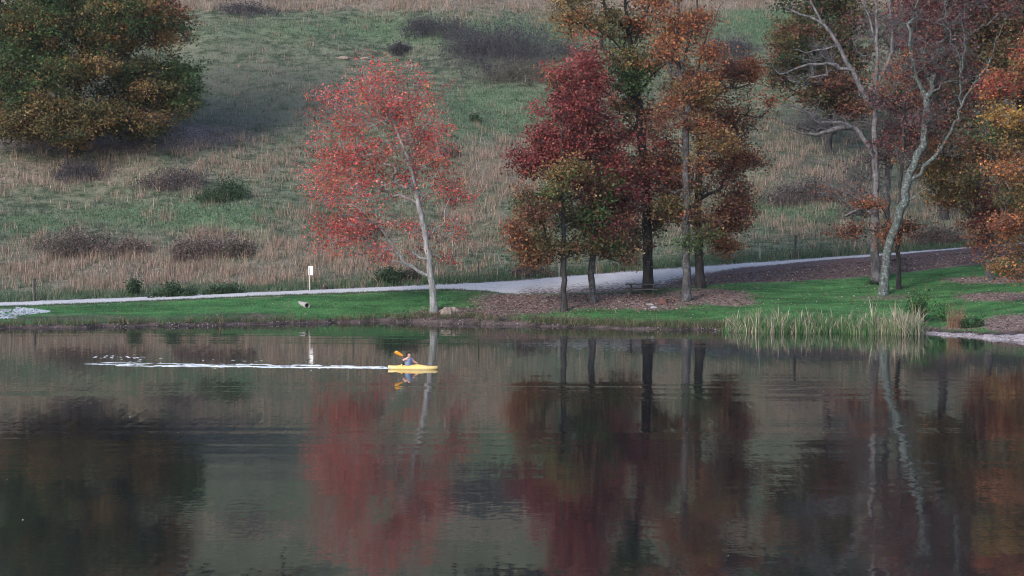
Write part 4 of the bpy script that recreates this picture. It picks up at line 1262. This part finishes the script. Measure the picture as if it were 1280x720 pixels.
# picnic table
f = gp(803, 369)
pt = empty('picnic_table', f, 'dark weathered picnic table on leaf litter under the tall trees', 'picnic table')
pt.rotation_euler = (0, 0, math.radians(-8))
pt.scale = (1.08, 1.08, 1.08)
bm = bmesh.new()
for i in range(5): add_box(bm, (0, -0.32 + i * 0.16, 0.755), (2.3, 0.145, 0.06), bevel=0.006)
link_mesh('tabletop', mesh_of(bm, 'tabletop'), WOOD_DARK, pt)
for s in (-1, 1):
    bm = bmesh.new()
    for i in range(2): add_box(bm, (0, s * (0.66 + i * 0.15), 0.445), (2.3, 0.14, 0.06), bevel=0.006)
    link_mesh('bench', mesh_of(bm, 'bench'), WOOD_DARK, pt)
for s in (-1, 1):
    bm = bmesh.new()
    for q in (-1, 1):
        A = Vector((s * 0.78, q * 0.22, 0.735)); B_ = Vector((s * 0.78, q * 0.72, -0.05))
        dvec = B_ - A
        rot = Vector((0, 0, 1)).rotation_difference(dvec.normalized()).to_matrix()
        add_box(bm, (A + B_) / 2, (0.05, 0.10, dvec.length), rot)
    add_box(bm, (s * 0.84, 0, 0.40), (0.045, 1.62, 0.10))
    add_box(bm, (s * 0.84, 0, 0.69), (0.045, 0.74, 0.09))
    link_mesh('leg_frame', mesh_of(bm, 'leg_frame'), WOOD_DARK, pt)

# fire ring
f = gp(829, 379)
fr = empty('fire_ring', f, 'low rusty iron fire ring on the leaves beside the picnic table', 'fire ring')
bm = bmesh.new()
V, Q = tube([(0, 0, -0.1), (0, 0, 0.32)], [0.36, 0.36], 24)
bv = [bm.verts.new(v) for v in V]
for q in Q: bm.faces.new([bv[i] for i in q])
V2, Q2 = tube([(0, 0, -0.1), (0, 0, 0.32)], [0.335, 0.335], 24)
bv2 = [bm.verts.new(v) for v in V2]
for q in Q2: bm.faces.new([bv2[i] for i in q][::-1])
for kx in range(24):
    bm.faces.new([bv[24 + kx], bv[24 + (kx + 1) % 24], bv2[24 + (kx + 1) % 24], bv2[24 + kx]])
link_mesh('ring', mesh_of(bm, 'ring'), RUST, fr)
bm = bmesh.new(); bmesh.ops.create_circle(bm, cap_ends=True, radius=0.333, segments=24)
for v in bm.verts: v.co.z = 0.06 + random.uniform(-0.02, 0.02)
link_mesh('ash', mesh_of(bm, 'ash'), BROWNM, fr)

# riprap at the far left
V, Q, off = [], [], 0
bmt = bmesh.new(); bmesh.ops.create_icosphere(bmt, subdivisions=1, radius=1)
iv = np.array([tuple(v.co) for v in bmt.verts]); ifc = np.array([[v.index for v in fc.verts] for fc in bmt.faces]); bmt.free()
Vs, Fs = [], []
for i in range(1500):
    q = random.random()
    px = -120 + 182 * q ** 0.85
    half = 6.0 * max(0.12, 1 - max(0, (px - 15) / 48.0)) ** 0.8
    py = 391 + random.uniform(-1, 1) * half + (1.5 if px < 20 else -1.5)
    p = gp(px, py)
    s = random.uniform(0.04, 0.13)
    v = iv * s * np.array((1.2, 1.2, 0.55)) * RNG.uniform(0.6, 1.25, (1, 3)) * RNG.uniform(0.8, 1.2, (len(iv), 1)) + np.array(p) + np.array((0, 0, 0.01))
    Vs.append(v); Fs.append(ifc + off); off += len(v)
tag(link_mesh('riprap', np_mesh('riprap', np.concatenate(Vs), np.concatenate(Fs)), STONE), 'spread of pale blue grey riprap stones on the left bank', kind='stuff')
# stones along the gravel beach and bank
Vs, Fs, off = [], [], 0
for i in range(1000):
    if random.random() < 0.65: px = random.uniform(1110, 1420)
    else: px = random.uniform(-200, 930)
    Ys = float(np.interp(px, PXC, S_Y)); y = Ys + abs(random.gauss(0, 0.5)) * (1.6 if px > 1100 else 0.9); x = (px - 640) / F * y
    s = random.uniform(0.02, 0.06)
    v = iv * s * RNG.uniform(0.6, 1.3, (1, 3)) + np.array((x, y, gz(x, y) + 0.01))
    Vs.append(v); Fs.append(ifc + off); off += len(v)
SHOREST = simple_mat('shore_stone', (0.08, 0.07, 0.07), (0.28, 0.25, 0.26), 2, 0.9, obj=False)
tag(link_mesh('shore_stones', np_mesh('shore_stones', np.concatenate(Vs), np.concatenate(Fs)), SHOREST), 'small stones along the waterline', kind='stuff')

# ------------------------------------------------------------------ kayak, paddler, paddle
KC = at(516, 461.8, 27000 / 231.8)
KC[2] = 0.0
YELLOW = simple_mat('yellow_plastic', (0.80, 0.50, 0.13), (0.84, 0.55, 0.17), 2, 0.35, spec=0.4)
CREAM = simple_mat('pale_hull', (0.78, 0.57, 0.20), (0.82, 0.66, 0.34), 2, 0.35, spec=0.4)  # sheen on the yellow hull, put into a paler colour
BLACKP = simple_mat('black_plastic', (0.012, 0.012, 0.013), (0.03, 0.03, 0.03), 6, 0.5)
ORANGE = simple_mat('orange_blade', (0.80, 0.33, 0.03), (0.85, 0.40, 0.05), 4, 0.4, spec=0.4)
kay = empty('kayak', KC, 'yellow kayak gliding right across the lake', 'kayak')
kay.rotation_euler = (0, 0, math.radians(-7))
LK = 1.36


def kw(t): return 0.335 * max(0.0, 1 - abs(t) ** 2.6) ** 0.75 + 0.014
def sheer(t): return 0.135 + 0.055 * abs(t) ** 2.2
def keel(t): return -0.10 + 0.16 * abs(t) ** 6
def crown_k(t): return sheer(t) + 0.045 * (1 - abs(t)) + 0.13 * math.exp(-((t - 0.22) / 0.28) ** 2) * 0.6 + 0.06 * math.exp(-((t + 0.45) / 0.15) ** 2)


NT, NS = 49, 13
bm = bmesh.new()
grid = []
for i in range(NT):
    t = -1 + 2 * i / (NT - 1)
    row = []
    for j in range(NS):
        a = math.pi * j / (NS - 1)
        row.append(bm.verts.new((t * LK, -math.cos(a) * kw(t), sheer(t) + (keel(t) - sheer(t)) * math.sin(a) ** 0.8)))
    grid.append(row)
for i in range(NT - 1):
    for j in range(NS - 1): bm.faces.new([grid[i][j], grid[i][j + 1], grid[i + 1][j + 1], grid[i + 1][j]])
bm.faces.new(grid[0]); bm.faces.new(grid[-1])
link_mesh('hull', mesh_of(bm, 'hull', True), CREAM, kay)
bm = bmesh.new(); grid = []
c0, ca, cb = -0.12, 0.33, 0.72    # cockpit centre, half length, half width share
for i in range(NT):
    t = -1 + 2 * i / (NT - 1)
    row = []
    for j in range(NS):
        s = -1 + 2 * j / (NS - 1)
        row.append(bm.verts.new((t * LK, s * kw(t) * 1.012, sheer(t) + (crown_k(t) - sheer(t)) * (1 - s * s) + 0.003)))
    grid.append(row)
for i in range(NT - 1):
    for j in range(NS - 1):
        tm = -1 + 2 * (i + 0.5) / (NT - 1); sm = -1 + 2 * (j + 0.5) / (NS - 1)
        if ((tm - c0) / ca) ** 2 + (sm / cb) ** 2 < 1: continue
        bm.faces.new([grid[i][j], grid[i][j + 1], grid[i + 1][j + 1], grid[i + 1][j]])
bmesh.ops.delete(bm, geom=[v for v in bm.verts if not v.link_faces], context='VERTS')
link_mesh('deck', mesh_of(bm, 'deck', True), YELLOW, kay)
bm = bmesh.new()
pts = []
for i in range(41):
    a = 2 * math.pi * i / 40
    t = c0 + ca * 1.03 * math.cos(a); s = cb * 1.03 * math.sin(a)
    pts.append((t * LK, s * kw(t), sheer(t) + (crown_k(t) - sheer(t)) * (1 - s * s) + 0.02))
add_tube(bm, pts, [0.017] * 41, 8)
link_mesh('cockpit_rim', mesh_of(bm, 'cockpit_rim', True), YELLOW, kay)
bm = bmesh.new()
add_box(bm, (-0.28, 0, 0.0), (0.42, 0.42, 0.10), bevel=0.03)
add_box(bm, (-0.50, 0, 0.17), (0.06, 0.40, 0.28), Matrix.Rotation(math.radians(-10), 3, 'Y'), bevel=0.025)
link_mesh('seat', mesh_of(bm, 'seat'), BLACKP, kay)
for s in (-1, 1):
    bm = bmesh.new()
    z = sheer(0.93) + 0.03
    add_tube(bm, [(s * 1.22, 0, z), (s * 1.25, 0, z + 0.035), (s * 1.30, 0, z + 0.04), (s * 1.33, 0, z)], [0.012] * 4, 6)
    link_mesh('carry_handle', mesh_of(bm, 'carry_handle'), BLACKP, kay)

# paddler: joints in the kayak's frame (x forward = right in the picture, y away from the viewer)
SKIN = simple_mat('skin', (0.60, 0.33, 0.27), (0.66, 0.38, 0.31), 8, 0.5)
HAIR = simple_mat('dark_hair', (0.010, 0.008, 0.008), (0.03, 0.022, 0.02), 14, 0.6)
VEST = simple_mat('blue_vest', (0.11, 0.15, 0.25), (0.17, 0.22, 0.33), 7, 0.8)
kmat = Matrix.Translation(Vector(KC)) @ Matrix.Rotation(math.radians(-7), 4, 'Z')
per = empty('person', kmat @ Vector((-0.28, 0, 0.07)), 'person in a blue vest with dark hair sitting in the yellow kayak and paddling', 'person')
per.rotation_euler = (0, 0, math.radians(-7))
OFF = Vector((-0.28, 0, 0.07))


def J(x, y, z): return Vector((x, y, z)) - OFF


class Skel:
    def __init__(self): self.v, self.e, self.r = [], [], []
    def add(self, p, r, parent=None):
        self.v.append(p); self.r.append(r)
        i = len(self.v) - 1
        if parent is not None: self.e.append((parent, i))
        return i


sk = Skel()
pel = sk.add(J(-0.28, 0, 0.16), (0.15, 0.12))
wai = sk.add(J(-0.27, 0, 0.32), (0.125, 0.10), pel)
che = sk.add(J(-0.245, 0, 0.48), (0.15, 0.105), wai)
sho = sk.add(J(-0.235, 0, 0.575), (0.10, 0.08), che)
nec = sk.add(J(-0.225, -0.005, 0.66), (0.052, 0.052), sho)
chin = sk.add(J(-0.205, -0.012, 0.72), (0.07, 0.065), nec)
hd = sk.add(J(-0.20, -0.012, 0.79), (0.098, 0.086), chin)
top = sk.add(J(-0.205, -0.012, 0.85), (0.068, 0.06), hd)
PA_, PB_ = Vector((-0.92, -0.33, 0.955)), Vector((0.80, 0.62, -0.06))    # paddle ends


def pad(t): return PA_.lerp(PB_, t)


HN, HF = pad(0.345), pad(0.66)     # near hand, far hand on the shaft


def arm(side, elbow, hand, ax):
    s = sk.add(J(-0.235 + side * 0.07, side * 0.165, 0.575), (0.075, 0.072), sho)
    e = sk.add(J(*elbow), (0.06, 0.06), s)
    w = sk.add(J(*(Vector(elbow).lerp(hand, 0.82))), (0.04, 0.042), e)
    return w


def fingers(w, wpos, hand, axis):
    d = (hand - wpos).normalized()
    pal_ = sk.add(J(*(wpos.lerp(hand, 0.75))), (0.036, 0.022), w)
    side = axis.normalized()
    n = d.cross(side).normalized()
    for k_, ln in enumerate((0.85, 1.0, 0.95, 0.75)):
        o_ = side * (-0.03 + 0.02 * k_)
        b0 = wpos.lerp(hand, 0.9) + o_ + n * 0.018
        b1 = hand + d * 0.02 * ln + o_ + n * 0.012
        b2_ = hand + d * 0.018 * ln + o_ - n * 0.02
        i0 = sk.add(J(*b0), (0.009, 0.009), pal_)
        i1 = sk.add(J(*b1), (0.009, 0.009), i0)
        sk.add(J(*b2_), (0.008, 0.008), i1)
    t0 = sk.add(J(*(wpos.lerp(hand, 0.6) - side * 0.035)), (0.011, 0.011), pal_)
    sk.add(J(*(hand - side * 0.045 - n * 0.012)), (0.009, 0.009), t0)


axis = (PB_ - PA_).normalized()
elbN = Vector((-0.50, -0.30, 0.50)); elbF = Vector((0.0, 0.20, 0.40))
wN = arm(-1, elbN, HN, axis); fingers(wN, elbN.lerp(HN, 0.82), HN, axis)
wF = arm(1, elbF, HF, axis); fingers(wF, elbF.lerp(HF, 0.82), HF, axis)
for s in (-1, 1):
    hp = sk.add(J(-0.20, s * 0.10, 0.12), (0.09, 0.085), pel)
    kn = sk.add(J(0.22, s * 0.15, 0.19), (0.06, 0.06), hp)
    an = sk.add(J(0.58, s * 0.09, 0.06), (0.038, 0.038), kn)
    sk.add(J(0.66, s * 0.10, 0.13), (0.028, 0.03), an)


def skin_obj(name, sk, mat, parent, root=0, lev=2):
    me = bpy.data.meshes.new(name)
    me.from_pydata([tuple(v) for v in sk.v], sk.e, [])
    o = link_mesh(name, me, mat, parent)
    md = o.modifiers.new('skin', 'SKIN')
    md.use_smooth_shade = True
    for i, r in enumerate(sk.r):
        me.skin_vertices[0].data[i].radius = r
        me.skin_vertices[0].data[i].use_root = (i == root)
    o.modifiers.new('sub', 'SUBSURF').levels = lev
    o.modifiers['sub'].render_levels = lev
    return o


skin_obj('body', sk, SKIN, per)
# vest
bm = bmesh.new()
rings = []
for z, rx, ry, cx in ((0.20, 0.19, 0.20, -0.255), (0.30, 0.185, 0.19, -0.25), (0.42, 0.195, 0.20, -0.24), (0.52, 0.185, 0.20, -0.23), (0.585, 0.15, 0.17, -0.23), (0.625, 0.085, 0.10, -0.23)):
    rings.append([bm.verts.new(J(cx + math.cos(2 * math.pi * i / 24) * rx, math.sin(2 * math.pi * i / 24) * ry, z)) for i in range(24)])
for i in range(len(rings) - 1):
    for j in range(24): bm.faces.new([rings[i][j], rings[i][(j + 1) % 24], rings[i + 1][(j + 1) % 24], rings[i + 1][j]])
o = link_mesh('vest', mesh_of(bm, 'vest', True), VEST, per)
# hair: cap with a tied tail
bm = bmesh.new()
bmesh.ops.create_uvsphere(bm, u_segments=20, v_segments=14, radius=1)
hc = J(-0.215, -0.008, 0.805)
kill = [v for v in bm.verts if (v.co.x > 0.38 and v.co.z < 0.55) or v.co.z < -0.75]
bmesh.ops.delete(bm, geom=kill, context='VERTS')
for v in bm.verts: v.co = Vector((v.co.x * 0.115, v.co.y * 0.106, v.co.z * 0.118)) + hc
add_tube(bm, [hc + Vector((-0.09, 0, 0.03)), hc + Vector((-0.15, 0, 0.02)), hc + Vector((-0.165, 0, -0.06)), hc + Vector((-0.15, 0, -0.13))], [0.02, 0.04, 0.035, 0.01], 8)
HR = Matrix.Translation(J(-0.205, -0.012, 0.79)) @ Matrix.Rotation(math.radians(-34), 4, 'Z') @ Matrix.Translation(-J(-0.205, -0.012, 0.79))
for v in bm.verts: v.co = HR @ v.co
link_mesh('hair', mesh_of(bm, 'hair', True), HAIR, per)
# face: eyes, nose, mouth, ears
for s in (-1, 1):
    bm = bmesh.new(); bmesh.ops.create_uvsphere(bm, u_segments=8, v_segments=6, radius=0.011)
    link_mesh('eye', mesh_of(bm, 'eye', True), BLACKP, per, HR @ J(-0.112, -0.012 + s * 0.032, 0.79))
    bm = bmesh.new(); bmesh.ops.create_uvsphere(bm, u_segments=10, v_segments=8, radius=1)
    for v in bm.verts: v.co = Vector((v.co.x * 0.018, v.co.y * 0.009, v.co.z * 0.03))
    link_mesh('ear', mesh_of(bm, 'ear', True), SKIN, per, HR @ J(-0.205, -0.012 + s * 0.093, 0.775))
bm = bmesh.new(); bmesh.ops.create_cone(bm, cap_ends=True, segments=8, radius1=0.018, radius2=0.007, depth=0.04)
link_mesh('nose', mesh_of(bm, 'nose', True), SKIN, per, HR @ J(-0.104, -0.012, 0.765))
bm = bmesh.new(); add_box(bm, (0, 0, 0), (0.012, 0.045, 0.012), bevel=0.004)
link_mesh('mouth', mesh_of(bm, 'mouth'), simple_mat('lips', (0.3, 0.09, 0.09), (0.35, 0.11, 0.1), 8, 0.5), per, HR @ J(-0.124, -0.012, 0.728))

# paddle
pc = PA_.lerp(PB_, 0.5)
pd = empty('paddle', kmat @ pc, 'double bladed paddle with bright orange blades held by the kayaker', 'paddle')
pd.rotation_euler = (0, 0, math.radians(-7))
bm = bmesh.new(); add_tube(bm, [pad(0.12) - pc, pad(0.88) - pc], [0.016, 0.016], 10)
link_mesh('shaft', mesh_of(bm, 'shaft', True), BLACKP, pd)
up_v = Vector((0.12, -0.35, 0.93)); wv_ = (up_v - axis * up_v.dot(axis)).normalized(); nv_ = axis.cross(wv_)
for e0, e1 in ((0.24, 0.0), (0.76, 1.0)):
    bm = bmesh.new()
    secs = []
    for i in range(11):
        t = i / 10
        c = pad(e0 + (e1 - e0) * t) - pc
        w = 0.02 + 0.085 * math.sin(math.pi * min(1, t ** 0.8 * 0.62 + 0.02)) * (1 if t < 0.75 else math.sqrt(max(0.04, 1 - ((t - 0.75) / 0.25) ** 2 * 0.9)))
        cv = 0.02 * math.sin(math.pi * t)
        secs.append([bm.verts.new(c + wv_ * w * a + nv_ * (th + cv * (1 - a * a))) for a, th in ((-1, 0), (-0.5, 0.008), (0, 0.012), (0.5, 0.008), (1, 0), (0.5, -0.008), (0, -0.012), (-0.5, -0.008))])
    for i in range(10):
        for j in range(8): bm.faces.new([secs[i][j], secs[i][(j + 1) % 8], secs[i + 1][(j + 1) % 8], secs[i + 1][j]])
    bm.faces.new(secs[0]); bm.faces.new(secs[-1])
    link_mesh('blade', mesh_of(bm, 'blade', True), ORANGE, pd)

# wake: broken froth and small crests, sky reflection put into their pale colour
FOAM_GLINT = simple_mat('foam_glint', (0.45, 0.49, 0.56), (0.72, 0.76, 0.82), 3, 0.5, obj=False)
Vs, Fs, off = [], [], 0
hemi = iv.copy(); hemi[:, 2] = np.maximum(hemi[:, 2], -0.25)


def foam_glint(px, py, lx, ly, hz):
    global off
    p = at(px, py, 27000 / (py - 230)); p[2] = 0.0
    v = hemi * np.array((lx, ly, hz)) * RNG.uniform(0.75, 1.25, (len(hemi), 1)) + p
    Vs.append(v); Fs.append(ifc + off); off += len(v)


for (x0, y0, x1, y1, wgt) in ((112, 455.4, 484, 461.0, 1.0), (150, 457.4, 484, 460.4, 0.8), (205, 458.6, 482, 459.6, 0.7), (235, 456.2, 484, 459.0, 0.6), (300, 455.6, 440, 457.6, 0.35), (128, 453.6, 250, 455.8, 0.35), (330, 459.8, 484, 460.8, 0.9)):
    px = x0; wob = 0.0; on = True
    while px < x1:
        t = (px - x0) / (x1 - x0)
        wob = wob * 0.93 + random.gauss(0, 0.10)
        if on and random.random() < 0.10 * (1.5 - wgt): on = False
        elif not on and random.random() < 0.16 + 0.5 * wgt * t: on = True
        if on:
            L = random.uniform(0.10, 0.42)
            foam_glint(px, y0 + (y1 - y0) * t + wob * (1.2 - 0.8 * t) * 0.7, L, random.uniform(0.03, 0.09) * (0.5 + 0.8 * t), random.uniform(0.006, 0.022))
            if random.random() < 0.3: foam_glint(px + random.gauss(0, 2), y0 + (y1 - y0) * t + random.gauss(0, 0.7), L * 0.4, 0.03, 0.01)
        px += random.uniform(1.5, 5.5)
for i in range(40):
    px = random.uniform(90, 330) if random.random() < 0.5 else random.uniform(130, 180)
    py = np.interp(px, [0, 130, 210, 330], [453, 446.5, 449, 451]) + random.gauss(0, 1.6)
    foam_glint(px, py, random.uniform(0.03, 0.16), random.uniform(0.02, 0.05), random.uniform(0.006, 0.015))
for i in range(12):  # pale dabs standing in for the white sign's glitter on the water
    px = random.gauss(386, 2.5); py = random.uniform(432, 470)
    foam_glint(px, py, random.uniform(0.02, 0.06), random.uniform(0.02, 0.04), random.uniform(0.004, 0.01))
tag(link_mesh('wake_foam_glint', np_mesh('wake_foam_glint', np.concatenate(Vs), np.concatenate(Fs), smooth=True), FOAM_GLINT), 'white broken wake trailing behind the kayak, sky and sign glints painted in', kind='stuff')

# a few floating leaves
n = 14
px = RNG.uniform(0, 1280, n); py = RNG.uniform(470, 715, n)
P = np.array([at(a, b, 27000 / (b - 230)) for a, b in zip(px, py)]); P[:, 2] = 0.01
V, Fc, C = leaf_quads(P, RNG.uniform(0.02, 0.045, n), RNG.uniform(0.015, 0.03, n), pal_cols(n, [(0.5, 0.45, 0.4), (0.3, 0.2, 0.15), (0.45, 0.4, 0.42)]), up=0.9)
tag(link_mesh('floating_leaves', np_mesh('floating_leaves', V, Fc, C), LEAF), 'a few pale leaves floating on the lake', kind='stuff')
